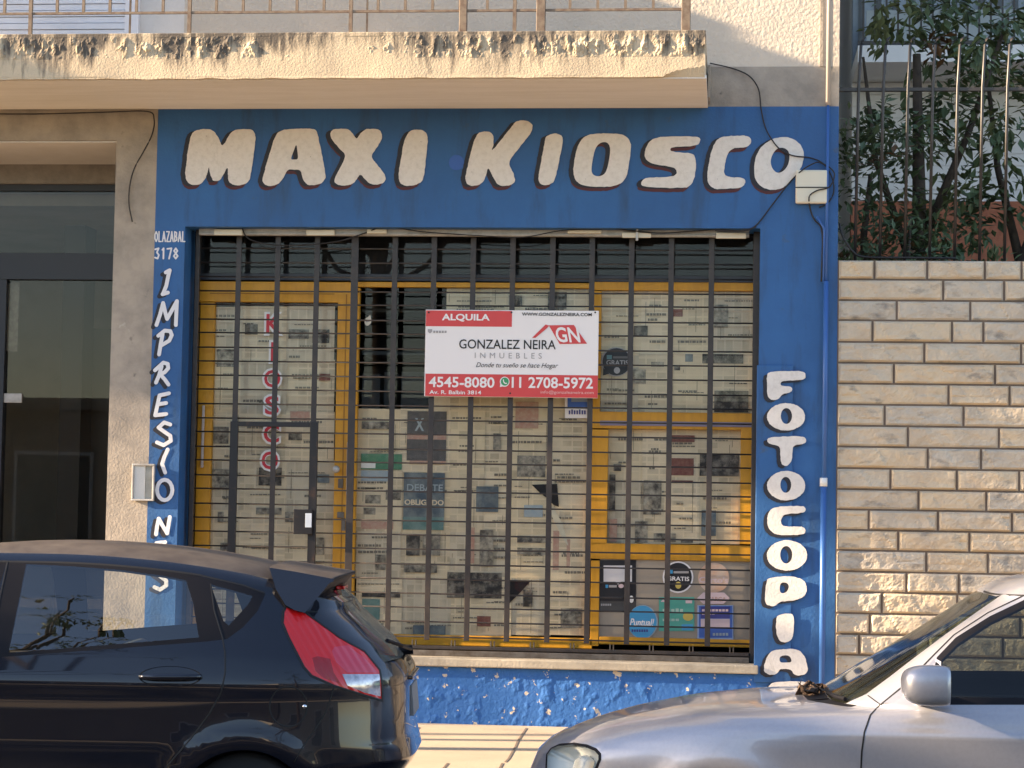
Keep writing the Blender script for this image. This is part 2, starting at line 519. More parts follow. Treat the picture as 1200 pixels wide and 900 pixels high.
# ================================================================== the shop building
ZH = sz(560, 266.5)                          # window head
ZSILL = sz(680, 774.5)                       # sill top
ZBAND = sz(900, 78)                          # bottom of upper stucco
ZSOF = sz(600, 125.5)                        # soffit
WX0, WX1 = sx(213.5, 400), sx(888.5, 520)    # window opening
bld = empty("shop_building", (sx(560, 800), 0, ZS), "corner kiosk building with blue painted front, yellow joinery and a cream balcony", "building")

MB().box(XP, WX0, 0, .3, ZS - .2, ZH).build("blue_pier", K['blue'], bld)
MB().box(WX1, XR, 0, .3, ZS - .2, ZH).build("blue_pier", K['blue'], bld)
# fascia: blue sheet with the hand cut paint edge at its top
mb = MB().box(XP, XR, .0, .3, ZH, ZSOF)
mb.build("blue_fascia", K['blue'], bld)
MB().box(XC, XP, 0, .3, ZS - .2, ZSOF).build("concrete_pillar", K['concrete'], bld)
# ledge of thicker paint on the right pier, where an older board was removed
MB().box(sx(887, 430), sx(930, 430), -.012, -.001, sz(900, 800), sz(905, 428)).build("render_patch", K['blue'], bld, bevel=.006)
# lower wall with flaking paint (real lumps)
LX0 = sx(428, 815)
def lump_wall(x0, x1, z0, z1, step, amp, sc):
    nx, nz = max(2, int((x1 - x0) / step)), max(2, int((z1 - z0) / step))
    V, Fs = [], []
    for j in range(nz + 1):
        for i in range(nx + 1):
            x = x0 + (x1 - x0) * i / nx; z = z0 + (z1 - z0) * j / nz
            d = noise.fractal(Vector((x * sc, 0, z * sc)), 1.0, 2.0, 4)
            V.append((x, -.001 - max(0, d - .05) * amp, z))
    for j in range(nz):
        for i in range(nx):
            a = j * (nx + 1) + i
            Fs.append((a, a + 1, a + nx + 2, a + nx + 1))
    return V, Fs
mb = MB().box(LX0, WX1, .005, .3, ZS - .2, ZSILL - .06)
mb.add(*lump_wall(LX0, WX1, ZS - .02, ZSILL - .065, .008, .009, 10))
mb.build("lower_wall", K['blue_low'], bld)
MB().box(LX0, WX1 + .015, -.045, .22, ZSILL - .06, ZSILL).build("window_sill", K['sill'], bld, bevel=.008)
MB().box(XC - .0, LX0, .0, .30, ZS - .1, ZS + .12).build("door_step", K['sill'], bld, bevel=.01)
# upper walls
MB().box(sx(826, 66), XR, 0, .3, ZSOF, ZBAND).build("concrete_band", K['concrete'], bld)
MB().box(XL, sx(826, 66), .0, .3, ZSOF, ZBAND).build("slab_edge_wall", K['concrete'], bld)
MB().box(sx(216, 20), XR, 0, .3, ZBAND, 10.2).build("upper_wall", K['render'], bld)
MB().box(XL, sx(216, 20), 0, .3, ZBAND, 10.2).build("upper_wall", K['white'], bld)
MB().box(sx(961, 40), sx(964.5, 40), -.012, 0, ZBAND, 10.2).build("corner_strip", K['concrete'], bld)
# side, back, roof and the dark room behind the window
mb = MB()
mb.box(XR - .3, XR, .3, 9, ZS - .2, 10.2)
mb.box(XL, XR, 9, 9.3, ZS - .2, 10.2)
mb.box(XL, XL + .3, .3, 9, ZS - .2, 10.2)
mb.build("side_wall", K['render'], bld)
MB().box(XL, XR, 0, 9.3, 10.2, 10.45).build("roof_slab", K['concrete'], bld)
mb = MB()
mb.box(XC + .02, XR - .31, 3.6, 3.7, ZS, ZSOF - .05)
mb.box(XC + .02, XR - .31, .31, 3.6, ZSOF - .35, ZSOF - .25)
mb.box(XC + .02, XR - .31, .31, 3.6, ZS - .1, ZS + .05)
mb.box(XC + .02, XC + .1, .31, 3.6, ZS + .05, ZSOF - .35)
mb.box(XR - .40, XR - .315, .31, 3.6, ZS + .05, ZSOF - .35)
mb.build("shop_room", K['interior'], bld)
# goods shelves standing in the room, seen through the bare glass
sh = empty("shop_shelf", (sx(460, 460, 1.6), 1.6, ZS + .05), "empty grey shelf unit seen through the uncovered dark pane", "shelf")
mb = MB()
X0, X1, Z0, Z1 = rect(424, 438, 445, 487, 1.5); mb.box(X0, X1, 1.5, 1.9, ZS + .05, Z1)
X0, X1, Z0, Z1 = rect(450, 436, 462, 487, 1.5); mb.box(X0, X1, 1.5, 1.9, ZS + .05, Z1)
X0, X1, Z0, Z1 = rect(470, 436, 540, 487, 1.5); mb.box(X0, X1, 1.5, 1.9, ZS + .05, Z1)
mb.build("shelf_panel", K['shelf'], sh)
mb = MB()
X0, X1, Z0, Z1 = rect(424, 412, 540, 416, 1.5); mb.box(X0, X1, 1.5, 1.9, Z0, Z1)
X0, X1, Z0, Z1 = rect(424, 362, 540, 366, 1.5); mb.box(X0, X1, 1.5, 1.9, Z0, Z1)
mb.build("shelf_board", K['shelf'], sh)

# ------------------------------------------------------------------ entrance on the left
DY = 1.0                                    # recess depth
ZE = sz(60, 164.5)                          # recess ceiling
MB().box(XL + 6, XC, 0, DY + .3, ZE, ZSOF).build("entrance_lintel", K['concrete'], bld)
MB().box(XL + 6, XC - .001, 0.02, DY, ZE - .012, ZE - .002).build("entrance_ceiling", K['white'], bld)
MB().box(XL + 6, XL + 9.2, 0, DY + .3, ZS - .1, ZE - .015).build("entrance_pillar", K['concrete'], bld)
MB().box(XL, XL + 6, 0, .3, ZS - .1, ZSOF).build("street_wall", K['concrete'], bld)
MB().box(XC - .0, XC + .02, .3, DY + 4, ZS, ZE).build("entrance_side_wall", K['concrete'], bld)
EX0 = XL + 9.2
Zt = sz(60, 215, DY)
MB().box(EX0, XC, DY, DY + .25, Zt, ZE - .012).build("transom_wall", K['concrete_dk'], bld)
ed = MB()
ed.box(EX0, XC, DY + .04, DY + .12, sz(60, 222.5, DY), Zt)                      # head
ed.box(EX0, XC, DY + .02, DY + .13, sz(60, 327, DY), sz(60, 296, DY))           # middle rail
ed.box(XC - .03, XC, DY + .04, DY + .12, ZS, sz(60, 327, DY))
ed.box(XC - .03, XC, DY + .04, DY + .12, sz(60, 296, DY), sz(60, 222.5, DY))
xx = sx(1, 450, DY); ed.box(xx - .07, xx + .01, DY + .03, DY + .12, ZS, sz(60, 327, DY))
e_o = ed.build("entrance_door", K['frame_dark'], bld)
MB().box(EX0, XC - .03, DY + .07, DY + .078, sz(60, 296, DY), sz(60, 222.5, DY)).build("pane", K['glass_dark'], e_o)
MB().box(xx + .01, XC - .03, DY + .07, DY + .078, ZS, sz(60, 327, DY)).build("pane", K['glass_dark'], e_o)
MB().box(EX0, xx - .07, DY + .07, DY + .078, ZS, sz(60, 327, DY)).build("pane", K['glass_dark'], e_o)
# lobby behind the glass
mb = MB()
mb.box(EX0, XC - .02, 4.4, 4.5, ZS, ZE)
mb.box(EX0, XC - .02, DY + .26, 4.4, ZE - .3, ZE - .2)
mb.box(EX0, XC - .02, DY + .14, 4.4, ZS - .1, ZS + .01)
mb.build("lobby", K['lobby'], bld)
mb = MB()
X0, X1, Z0, Z1 = rect(70, 180, 95, 760, 2.4); mb.box(X0, X1, 2.4, 2.7, ZS, ZE - .3)
mb.build("lobby_pillar", mat("lobby_dark_pillar", (.035, .032, .03), .5), bld)
mb = MB()
X0, X1, Z0, Z1 = rect(96, 385, 140, 760, 2.9); mb.box(X0, X1, 2.9, 3.0, ZS, Z1)
mb.build("lobby_panel", mat("lobby_grey_panel", (.10, .105, .11), .4), bld)
tag_o = empty("notice_sheet", (sx(14, 400, DY + .05), DY + .05, sz(14, 400, DY)), "pale notice sheet stuck inside the dark entrance door", "notice")
X0, X1, Z0, Z1 = rect(4, 332, 22, 412, DY + .09); MB().box(X0, X1, DY + .085, DY + .088, Z0, Z1).build("sheet", mat("notice_paper", (.26, .255, .23), .9, col2=(.17, .165, .15), nscale=22), tag_o)
tag_o = empty("letter_slot", (sx(14, 466, DY + .05), DY + .05, sz(14, 466, DY)), "small pale metal letter slot on the dark entrance door", "letter slot")
X0, X1, Z0, Z1 = rect(4, 461, 26, 472, DY + .06); MB().box(X0, X1, DY + .05, DY + .069, Z0, Z1).build("slot_plate", K['plastic_grey'], tag_o, bevel=.004)

# ------------------------------------------------------------------ balcony
BY = -1.06
BX1 = sx(826, 66, BY)
ZB0, ZB1 = sz(420, 91.5, BY), sz(420, 39.5, BY)
bal = empty("balcony", (sx(400, 66), BY / 2, ZB0), "long cream balcony slab with sooty peeling edge over the blue shop front", "balcony")
K['balcony'] = None
def balcony_mat():
    m = mat("balcony_edge_plaster", (.60, .48, .33), .9, col2=(.50, .40, .28), nscale=5, bump=.5, bscale=70, bdist=.008)
    nt = m.node_tree; b = nt.nodes["Principled BSDF"]
    src = b.inputs["Base Color"].links[0].from_socket
    tc = nt.nodes.new("ShaderNodeTexCoord")
    mp = nt.nodes.new("ShaderNodeMapping"); mp.inputs["Scale"].default_value = (6.0, 1, .9)
    nz = nt.nodes.new("ShaderNodeTexNoise"); nz.inputs["Scale"].default_value = 2.2; nz.inputs["Detail"].default_value = 8; nz.inputs["Roughness"].default_value = .7
    sep = nt.nodes.new("ShaderNodeSeparateXYZ")
    mr = nt.nodes.new("ShaderNodeMapRange")
    mr.inputs[1].default_value = ZB0; mr.inputs[2].default_value = ZB1 - .03; mr.inputs[3].default_value = -.10; mr.inputs[4].default_value = .16
    ad = nt.nodes.new("ShaderNodeMath"); ad.operation = 'ADD'
    n3 = nt.nodes.new("ShaderNodeTexNoise"); n3.inputs["Scale"].default_value = .9; n3.inputs["Detail"].default_value = 3
    m3 = nt.nodes.new("ShaderNodeMapRange"); m3.inputs[1].default_value = .3; m3.inputs[2].default_value = .7; m3.inputs[3].default_value = -.14; m3.inputs[4].default_value = .14
    a3 = nt.nodes.new("ShaderNodeMath"); a3.operation = 'ADD'
    m2 = nt.nodes.new("ShaderNodeMapRange"); m2.inputs[1].default_value = .53; m2.inputs[2].default_value = .70; m2.inputs[4].default_value = .9
    mx = nt.nodes.new("ShaderNodeMix"); mx.data_type = 'RGBA'; mx.inputs[7].default_value = (.055, .048, .045, 1)
    L = nt.links.new
    L(tc.outputs["Object"], mp.inputs[0]); L(mp.outputs[0], nz.inputs["Vector"]); L(tc.outputs["Object"], sep.inputs[0])
    L(sep.outputs["Z"], mr.inputs[0]); L(nz.outputs[0], ad.inputs[0]); L(mr.outputs[0], ad.inputs[1]); L(tc.outputs['Object'], n3.inputs['Vector']); L(n3.outputs[0], m3.inputs[0]); L(m3.outputs[0], a3.inputs[0]); L(ad.outputs[0], a3.inputs[1]); L(a3.outputs[0], m2.inputs[0])
    L(m2.outputs[0], mx.inputs[0]); L(src, mx.inputs[6]); L(mx.outputs[2], b.inputs["Base Color"])
    return m
K['balcony'] = balcony_mat()
mb = MB().box(XL, BX1, BY + .02, -.001, ZB0 + .02, ZB1 - .02)
x0, x1 = XL + 9.5, BX1
step = .008
nx, nz_ = int((x1 - x0) / step), 38
V, Fs = [], []
for j in range(nz_ + 1):
    for i in range(nx + 1):
        x = x0 + (x1 - x0) * i / nx; q = j / nz_; z = ZB0 + (ZB1 - ZB0) * q
        band = max(0, 1 - abs(q - .72) / .27) ** .6
        flake = noise.fractal(Vector((x * 17, 0, z * 9)), .7, 2.1, 6)
        patch = noise.noise(Vector((x * 1.3 + 7, 3.1, z * 2)))
        d = max(0, flake * 1.1 + patch * .9 - .12) * band * .024 + noise.noise(Vector((x * 2.2, 1, z * 3))) * .006
        if q > .97 or q < .03: d *= .3
        brk = max(0.0, (x - (x1 - .27)) / .27) ** .5 * .075 + (.012 * noise.noise(Vector((x * 40, 2, 0))) if x > x1 - .27 else 0)
        z = max(z, ZB0 + brk)
        ed_ = .012 * noise.noise(Vector((x * 7, 9, 0))) if j in (0, nz_) else 0
        V.append((x, BY - d, z + ed_ * .6))
for j in range(nz_):
    for i in range(nx):
        a = j * (nx + 1) + i; Fs.append((a, a + 1, a + nx + 2, a + nx + 1))
n0 = len(V)
# close the edge to the slab (top, bottom and right end)
V2 = [(V[nz_ * (nx + 1) + i][0], BY + .03, ZB1 - .02) for i in range(nx + 1)] + [(V[i][0], BY + .03, ZB0 + .002) for i in range(nx + 1)] + [(x1, BY + .03, V[j * (nx + 1) + nx][2]) for j in range(nz_ + 1)]
for i in range(nx):
    Fs.append((nz_ * (nx + 1) + i, nz_ * (nx + 1) + i + 1, n0 + i + 1, n0 + i))
    Fs.append((i + 1, i, n0 + nx + 1 + i, n0 + nx + 2 + i))
for j in range(nz_):
    a = j * (nx + 1) + nx; Fs.append((a, n0 + 2 * nx + 2 + j, n0 + 2 * nx + 3 + j, a + nx + 1))
MB().add(V + V2, Fs).build("front_edge", K['balcony'], bal)
mb.build("slab", K['balcony'], bal)
MB().box(XL, BX1 + .012, BY + .03, -.001, ZB0 - .004, ZB0 + .019).build("soffit", K['soffit'], bal)
MB().box(XL, BX1 + .004, BY + .0, -.002, ZB1 - .02, ZB1 + .012).build("floor_tiles", K['balcony'], bal, bevel=.006)
# end trim, a thin upright strip at the right end
MB().box(BX1 + .014, BX1 + .028, -.25, -.004, ZSOF + .02, ZB1 - .05).build("end_drip", K['concrete'], bal)

# railing
K['rail'] = mat("rusty_railing_paint", (.22, .165, .115), .6, col2=(.12, .07, .045), nscale=18)
ral = empty("balcony_railing", (sx(400, 36, BY + .1), BY + .1, ZB1 + .012), "thin rusty iron railing standing along the edge of the cream balcony", "railing")
RY = BY + .12
zr = sz(420, 13.5, RY); ztop = zr + .85
xa, xb = XL + 7, sx(804, 20, RY)
MB().box(xa, xb, RY - .008, RY + .008, zr - .008, zr + .008).build("rail", K['rail'], ral)
MB().box(xa, xb, RY - .02, RY + .02, ztop, ztop + .03).build("rail", K['rail'], ral)
sp = (sx(603, 10, RY) - sx(36, 10, RY)) / 18
post0 = sx(36, 20, RY)
bme = MB().box(-.009, .009, RY - .009, RY + .009, zr + .008, ztop).mesh("baluster")
pme = MB().box(-.012, .012, RY - .012, RY + .012, ZB1 + .012, ztop).mesh("post")
bme.materials.append(K['rail']); pme.materials.append(K['rail'])
for i in range(-14, 28):
    x = post0 + i * sp
    if x > xb - .05: break
    o = bpy.data.objects.new("post" if i % 6 == 0 else "baluster", pme if i % 6 == 0 else bme)
    COL.objects.link(o); adopt(o, ral); o.location.x = x
for px_, w in ((543, .026), (634, .03), (804, .03)):
    x = sx(px_, 20, RY)
    MB().box(x - w, x + w, RY - .02, RY + .02, ZB1 + .012, ztop + .02).build("post", K['rail'], ral, bevel=.004)
for px_ in (157, 433):
    x = sx(px_, 20, RY + .2)
    MB().box(x - .006, x + .006, RY + .1, RY + .112, ZB1 + .012, ztop).build("stay_rod", K['rail'], ral)
# roller blind of the flat behind the railing
rb = empty("roller_blind", (sx(70, 20), -.02, ZBAND), "white slatted roller blind behind the balcony railing", "blind")
X1 = sx(147, 20, -.03)
mb = MB()
z = ZB1 - .05; k = 0
while z < ZB1 + 2.1:
    h = .047
    mb.box(XL + 9, X1, -.035 - .006 * (k % 2), -.004, z, z + h - .006); z += h; k += 1
mb.box(XL + 9, X1, -.02, -.003, ZB1 - .05, z)
mb.build("slats", mat("blind_slats", (.70, .73, .80), .5, col2=(.62, .65, .72), nscale=3), rb)
MB().box(X1, X1 + .1, -.045, -.002, ZB1 - .05, ZB1 + 2.2).build("guide_jamb", mat("jamb_white", (.72, .73, .78), .6), rb)
# unseen slabs and beam, added and cut to shape the wall's sun patches
MB().box(XL, -7.45, BY, -.001, 6.9, 7.2).build("added_shade_slab", K['render'], bld, bevel=.01)
MB().box(-6.8, -6.12, BY, -.001, 6.9, 7.2).build("added_shade_slab", K['render'], bld, bevel=.01)
MB().box(-6.75, -5.5, BY - .01, BY + .10, 6.42, 6.898).build("added_shade_beam", K['render'], bld, bevel=.01)

# ------------------------------------------------------------------ painted lettering
def c8(x, y): return (200 + .21667 * x, 130 + .21667 * y)
def c1(x, y): return (360 + .25 * x, 130 + .25 * y)
def c2(x, y): return (640 + .26667 * x, 130 + .26667 * y)
def c3(x, y): return (870 + .2444 * x, 400 + .2444 * y)
def c4(x, y): return (870 + .2444 * x, 600 + .2444 * y)
S_OUT = [(670,110),(680,130),(665,155),(560,157),(545,165),(548,180),(640,185),(660,205),(655,290),(635,330),(600,340),(430,335),(415,320),(425,300),(450,292),(555,290),(575,275),(570,255),(550,245),(460,232),(435,210),(432,180),(450,135),(490,112)]
BIG = [
 ("M", c8, [(110,130),(130,105),(170,99),(215,98),(240,115),(262,155),(280,195),(305,150),(330,110),(360,98),(400,98),(440,100),(460,125),(458,170),(445,265),(432,360),(415,390),(370,405),(330,398),(310,375),(309,340),(308,300),(290,335),(275,365),(255,382),(230,378),(215,350),(210,325),(207,300),(198,335),(190,365),(165,395),(130,403),(95,392),(78,360),(80,320),(88,260),(95,200)], []),
 ("A", c8, [(560,150),(580,115),(610,100),(690,96),(770,95),(790,105),(800,150),(820,245),(838,340),(835,375),(810,395),(760,405),(725,390),(712,360),(705,318),(665,317),(628,318),(612,360),(585,395),(540,408),(505,398),(495,370),(505,335),(530,245)], [[(680,175),(686,220),(690,262),(668,263),(648,262),(665,218)]]),
 ("X", c8, [(862,115),(885,98),(920,96),(960,98),(980,115),(1005,155),(1020,132),(1040,105),(1065,95),(1130,98),(1143,125),(1140,160),(1110,205),(1080,245),(1115,288),(1150,330),(1165,360),(1158,385),(1130,398),(1085,398),(1060,380),(1025,338),(1010,365),(985,395),(950,404),(905,402),(885,385),(888,360),(920,300),(950,240),(920,210),(895,185),(865,145)], []),
 ("I", c1, [(465,115),(485,90),(510,88),(540,88),(563,105),(565,150),(556,230),(548,310),(530,340),(490,352),(450,350),(430,330),(428,290),(440,220),(450,160)], []),
 ("K", c1, [(790,115),(815,97),(855,95),(875,115),(873,160),(862,195),(915,128),(965,62),(990,43),(1035,45),(1058,65),(1055,95),(1000,165),(940,240),(960,280),(975,315),(974,338),(948,350),(905,352),(885,337),(866,300),(848,262),(838,300),(826,335),(795,352),(755,350),(740,325),(745,290),(755,245),(765,200)], []),
 ("I", c1, [(1115,130),(1130,110),(1170,104),(1195,115),(1200,140),(1183,225),(1165,310),(1150,340),(1115,350),(1088,340),(1082,310),(1100,220)], []),
 ("O", c2, [(150,130),(180,105),(230,98),(330,100),(365,120),(375,160),(365,225),(355,290),(330,320),(280,335),(170,332),(130,310),(118,270),(123,225),(130,180)], [[(235,140),(265,135),(282,155),(280,200),(265,270),(240,288),(210,285),(197,265),(205,210),(215,165)]]),
 ("S", c2, S_OUT, []),
 ("C", c2, [(890,108),(905,130),(890,158),(850,162),(815,165),(795,190),(787,230),(780,270),(795,292),(865,292),(878,310),(865,338),(800,342),(740,345),(710,320),(708,270),(716,225),(725,180),(745,130),(775,112),(830,109)], []),
 ("O", c2, [(920,200),(950,150),(1000,118),(1060,112),(1110,135),(1135,180),(1130,230),(1090,300),(1030,348),(960,345),(920,310),(912,260)], [[(1010,165),(1045,160),(1070,180),(1068,230),(1045,265),(1015,275),(990,250),(985,210)]]),
]
E_ = lambda f, cx, cy, rx, ry: [f(*p) for p in ell(cx, cy, rx, ry)]
SMALL = [
 ("F", c3, [(118,160),(130,145),(210,142),(290,142),(305,160),(300,185),(240,187),(185,190),(182,215),(235,215),(240,235),(225,248),(190,252),(175,278),(140,284),(120,265),(117,220)], []),
 ("O", c3, ell(210, 362, 92, 66), [ell(211, 358, 27, 38)]),
 ("T", c3, [(125,460),(210,456),(295,455),(308,475),(300,492),(240,497),(240,560),(225,592),(205,600),(185,585),(182,540),(180,500),(125,490),(117,475)], []),
 ("O", c3, ell(210, 692, 92, 71), [ell(208, 688, 26, 38)]),
 ("C", c4, [(150,-24),(220,-28),(295,-30),(305,-12),(295,5),(205,8),(185,30),(185,55),(200,70),(290,68),(305,88),(295,108),(225,111),(160,110),(125,80),(117,40),(125,0)], []),
 ("O", c4, ell(214, 208, 97, 73), [ell(210, 205, 29, 42)]),
 ("P", c4, [(130,315),(190,309),(250,308),(300,330),(312,370),(295,410),(240,425),(175,430),(160,450),(135,452),(108,440),(109,390),(115,330)], [[(180,338),(215,338),(225,360),(210,388),(178,390)]]),
 ("I", c4, [(170,490),(235,485),(248,505),(247,550),(245,590),(230,620),(195,628),(170,610),(160,560),(162,520)], []),
 ("A", c4, [(135,662),(200,657),(265,655),(300,690),(310,730),(315,760),(300,782),(250,785),(235,755),(205,753),(180,752),(165,780),(120,780),(103,765),(104,740),(108,720)], [[(178,690),(225,685),(240,720),(210,722),(178,722)]]),
 ("S", lambda x, y: (870 + .2444 * (105 + (x - 415) * .78), 600 + .2444 * (812 + (y - 110) * .52)), S_OUT, []),
]
YP = -.003
def paint_sign(name, label, letters, dxs, thick, red):
    root = empty(name, (at(*letters[0][1](*letters[0][2][0]), 0).x, 0, at(*letters[0][1](*letters[0][2][0]), 0).z), label, "painted sign")
    for ch, f, out, holes in letters:
        nm = "letter"
        o_ = [(x + .55 * noise.noise(Vector((x * .22, y * .22, 3))) + .3 * noise.noise(Vector((x * .7, y * .7, 8))), y + .55 * noise.noise(Vector((x * .22, y * .22, 11))) + .3 * noise.noise(Vector((x * .7, y * .7, 5)))) for x, y in chaikin([f(*p) for p in out], 3)]
        hs = [chaikin([f(*p) for p in h], 2) for h in holes]
        if red:
            flat("letter_underside_shade", [o_] + hs, YP, K['letter_red'], root, dxs * .8, thick + 3.5)
        flat("letter_side_shade", [[(x, y) for x, y in o_]] + hs, YP - .002, K['letter_shadow'], root, dxs, thick)
        flat(nm, [o_] + hs, YP - .004, K['letter'] if red else K['letter'], root)
    return root
paint_sign("fascia_lettering", "large hand painted MAXI KIOSCO lettering with dark red shading on the blue fascia", BIG, -5.5, 1.5, True)
YP = -.016
paint_sign("pier_lettering", "cream hand painted FOTOCOPIAS lettering running down the right blue pier", SMALL, -4.5, 2.8, False)
YP = -.003

def g1(x, y): return (160 + .3113 * x, 120 + .3113 * y)
def g2(x, y): return (160 + .2996 * x, 380 + .2996 * y)
IMP = [
 [[g1(125,632), g1(119,655), g1(112,690), g1(100,720)], [g1(98,722), g1(118,716)], [g1(110,640), g1(125,632)]],
 [[g1(75,838), g1(88,800), g1(100,755), g1(108,790), g1(115,815), g1(132,785), g1(152,748), g1(150,790), g1(148,838)]],
 [[g2(102,38), g2(95,75), g2(88,118)], [g2(85,45), g2(110,25), g2(132,27), g2(138,42), g2(128,64), g2(98,82)]],
 [[g2(98,165), g2(88,200), g2(76,228)], [g2(72,180), g2(105,150), g2(122,155), g2(124,172), g2(110,188), g2(92,195), g2(110,215), g2(125,236)]],
 [[g2(127,270), g2(90,278), g2(82,315), g2(73,356), g2(116,351)], [g2(84,313), g2(116,308)]],
 [[g2(132,392), g2(108,384), g2(86,404), g2(108,420), g2(132,436), g2(134,456), g2(106,473), g2(80,462)]],
 [[g2(122,490), g2(108,520), g2(100,547), g2(112,580)]],
 [[g2(110 + 30 * math.sin(2 * math.pi * k / 16), 648 - 40 * math.cos(2 * math.pi * k / 16)) for k in range(17)]],
 [[g2(76,822), g2(80,790), g2(87,760), g2(102,788), g2(120,818), g2(124,790), g2(130,754)]],
 [[g2(112,852), g2(78,856), g2(72,900), g2(66,935), g2(106,932)], [g2(74,895), g2(104,892)]],
 [[g2(118,962), g2(94,955), g2(74,972), g2(96,988), g2(116,1003), g2(116,1022), g2(92,1038), g2(70,1028)]],
]
imp = empty("pier_lettering", (at(190, 480, 0).x, 0, at(190, 480, 0).z), "slim brush painted IMPRESIONES lettering running down the left blue pier", "painted sign")
for st in IMP:
    strokes_mesh("letter_side_shade", st, 5.0, YP, K['letter_shadow'], imp, -4.0, 2.6)
    strokes_mesh("letter", st, 4.5, YP - .003, K['white_brush'], imp)
addr = empty("painted_address", (at(198, 285, 0).x, 0, at(198, 285, 0).z), "small white brush painted street address OLAZABAL 3178 at the top of the left pier", "painted sign")
G5 = {'O': [[(.5,0),(.1,.3),(.1,.7),(.5,1),(.9,.7),(.9,.3),(.5,0)]], 'L': [[(.15,0),(.1,1),(.85,1)]], 'A': [[(0,1),(.45,0),(.9,1)],[(.2,.65),(.75,.65)]],
      'Z': [[(.05,0),(.9,0),(.1,1),(.95,1)]], 'B': [[(.1,0),(.1,1),(.8,.85),(.75,.55),(.1,.5),(.7,.4),(.7,.1),(.1,0)]],
      '3': [[(.1,.1),(.8,0),(.45,.4),(.85,.65),(.6,1),(.05,.9)]], '1': [[(.3,.15),(.55,0),(.5,1)]], '7': [[(.05,.05),(.9,0),(.4,1)]], '8': [[(.5,.48),(.15,.25),(.5,0),(.85,.25),(.5,.48),(.1,.75),(.5,1),(.9,.75),(.5,.48)]]}
def brush_word(word, x0, y0, x1, y1, w):
    n = len(word); cw = (x1 - x0) / n
    for i, c in enumerate(word):
        strokes_mesh("letter", [[(x0 + (i + .05 + .78 * p[0]) * cw, y0 + (y1 - y0) * p[1]) for p in s] for s in G5[c]], w, YP, K['white_brush'], addr)
brush_word("OLAZABAL", 181, 271.5, 218, 283, 1.5)
brush_word("3178", 181, 291, 210, 303, 2.0)
# brighter blue repair dot beside the K
rd = flat("round_paint_repair", [ell(535, 190.5, 9, 9)], -.002, mat("fresh_blue_paint", (.012, .085, .36), .35), bld)

# ================================================================== joinery behind the grille
JY = 0.32                                    # face of the yellow frames
GY = 0.355                                   # glass
NY = 0.372                                   # newspapers behind the glass
door = MB()
def jrect(mb, x0, y0, x1, y1, y=JY, d=.05): 
    X0, X1, Z0, Z1 = rect(x0, y0, x1, y1, y); mb.box(X0, X1, y, y + d, Z0, Z1)
DB = 815                                     # bottom of the door, hidden behind the black car
jrect(door, 232, 330, 413, 354)
jrect(door, 229, 354.2, 246, DB); jrect(door, 391, 354.2, 411, DB); jrect(door, 246.2, 772, 390.8, DB)
dr = door.build("shop_door", K['yellow'], bld, bevel=.004)
g = MB()
jrect(g, 400.5, 345, 401.8, 810, JY - .002, .003); jrect(g, 246, 343.5, 392, 344.6, JY - .002, .003)
g.build("frame_joint", K['yellow_groove'], dr)
X0, X1, Z0, Z1 = rect(246, 354.2, 391, 772, GY); MB().box(X0, X1, GY, GY + .006, Z0, Z1).build("pane", K['glass'], dr)
kn = MB()
p = at(394, 550, JY - .04)
for k in range(1):
    kn.tube([(p.x, JY, p.z), (p.x, JY - .03, p.z)], .010, 10)
    kn.tube([(p.x, JY - .028, p.z), (p.x, JY - .045, p.z), (p.x, JY - .062, p.z), (p.x, JY - .07, p.z)], [.018, .028, .026, .012], 14)
kn.build("door_knob", K['plastic_grey'], dr, smooth=True)
mb = MB(); jrect(mb, 396, 561, 402, 572, JY - .012, .011); mb.build("lock_plate", K['steel'], dr, bevel=.003)
mb = MB(); jrect(mb, 395, 600, 403, 607, JY - .012, .011); jrect(mb, 400, 607.4, 404.5, 622, JY - .012, .011); mb.build("latch", K['steel'], dr, bevel=.002)
mb = MB(); jrect(mb, 406, 518, 409.5, 580, JY - .02, .018); mb.build("edge_plate", K['pipe_grey'], dr, bevel=.003)
mb = MB(); jrect(mb, 236, 475, 239, 548, JY - .03, .012); jrect(mb, 236.6, 476, 238.4, 478, JY - .018, .017); jrect(mb, 236.6, 545, 238.4, 547, JY - .018, .017); mb.build("pull_bar", K['pipe_grey'], dr, bevel=.004)

win = MB()
jrect(win, 413.4, 331, 694, 337); jrect(win, 413.4, 337.2, 417.5, 745); jrect(win, 689.5, 337.2, 693.8, 745); jrect(win, 413.4, 745.2, 693.8, 757)
cw = win.build("shop_window", K['yellow'], bld, bevel=.003)
X0, X1, Z0, Z1 = rect(417.5, 337.2, 689.5, 745, GY); MB().box(X0, X1, GY, GY + .006, Z0, Z1).build("pane", K['glass'], cw)
win = MB()
jrect(win, 694.2, 330, 886, 340.5); jrect(win, 694.2, 340.8, 704, 483); jrect(win, 882, 340.8, 886, 483); jrect(win, 694, 483.2, 885.5, 503)
jrect(win, 693, 503.2, 712, 637.8); jrect(win, 867.5, 503.2, 885, 637.8); jrect(win, 692, 638, 884.5, 656.5); jrect(win, 692, 656.8, 702, 757); 
jrect(win, 702.3, 748, 884, 757)
rw = win.build("shop_window", K['yellow'], bld, bevel=.003)
for q in ((704, 340.8, 882, 483), (712, 503.2, 867.5, 637.8)):
    X0, X1, Z0, Z1 = rect(*q, GY); MB().box(X0, X1, GY, GY + .006, Z0, Z1).build("pane", K['glass'], rw)
mb = MB(); jrect(mb, 702.3, 656.8, 884, 747.8, JY + .018, .02); mb.build("infill_board", K['board'], rw)
mb = MB(); jrect(mb, 703, 494, 881, 499.5, JY - .004, .003); mb.build("lilac_strip", K['lilac'], rw)
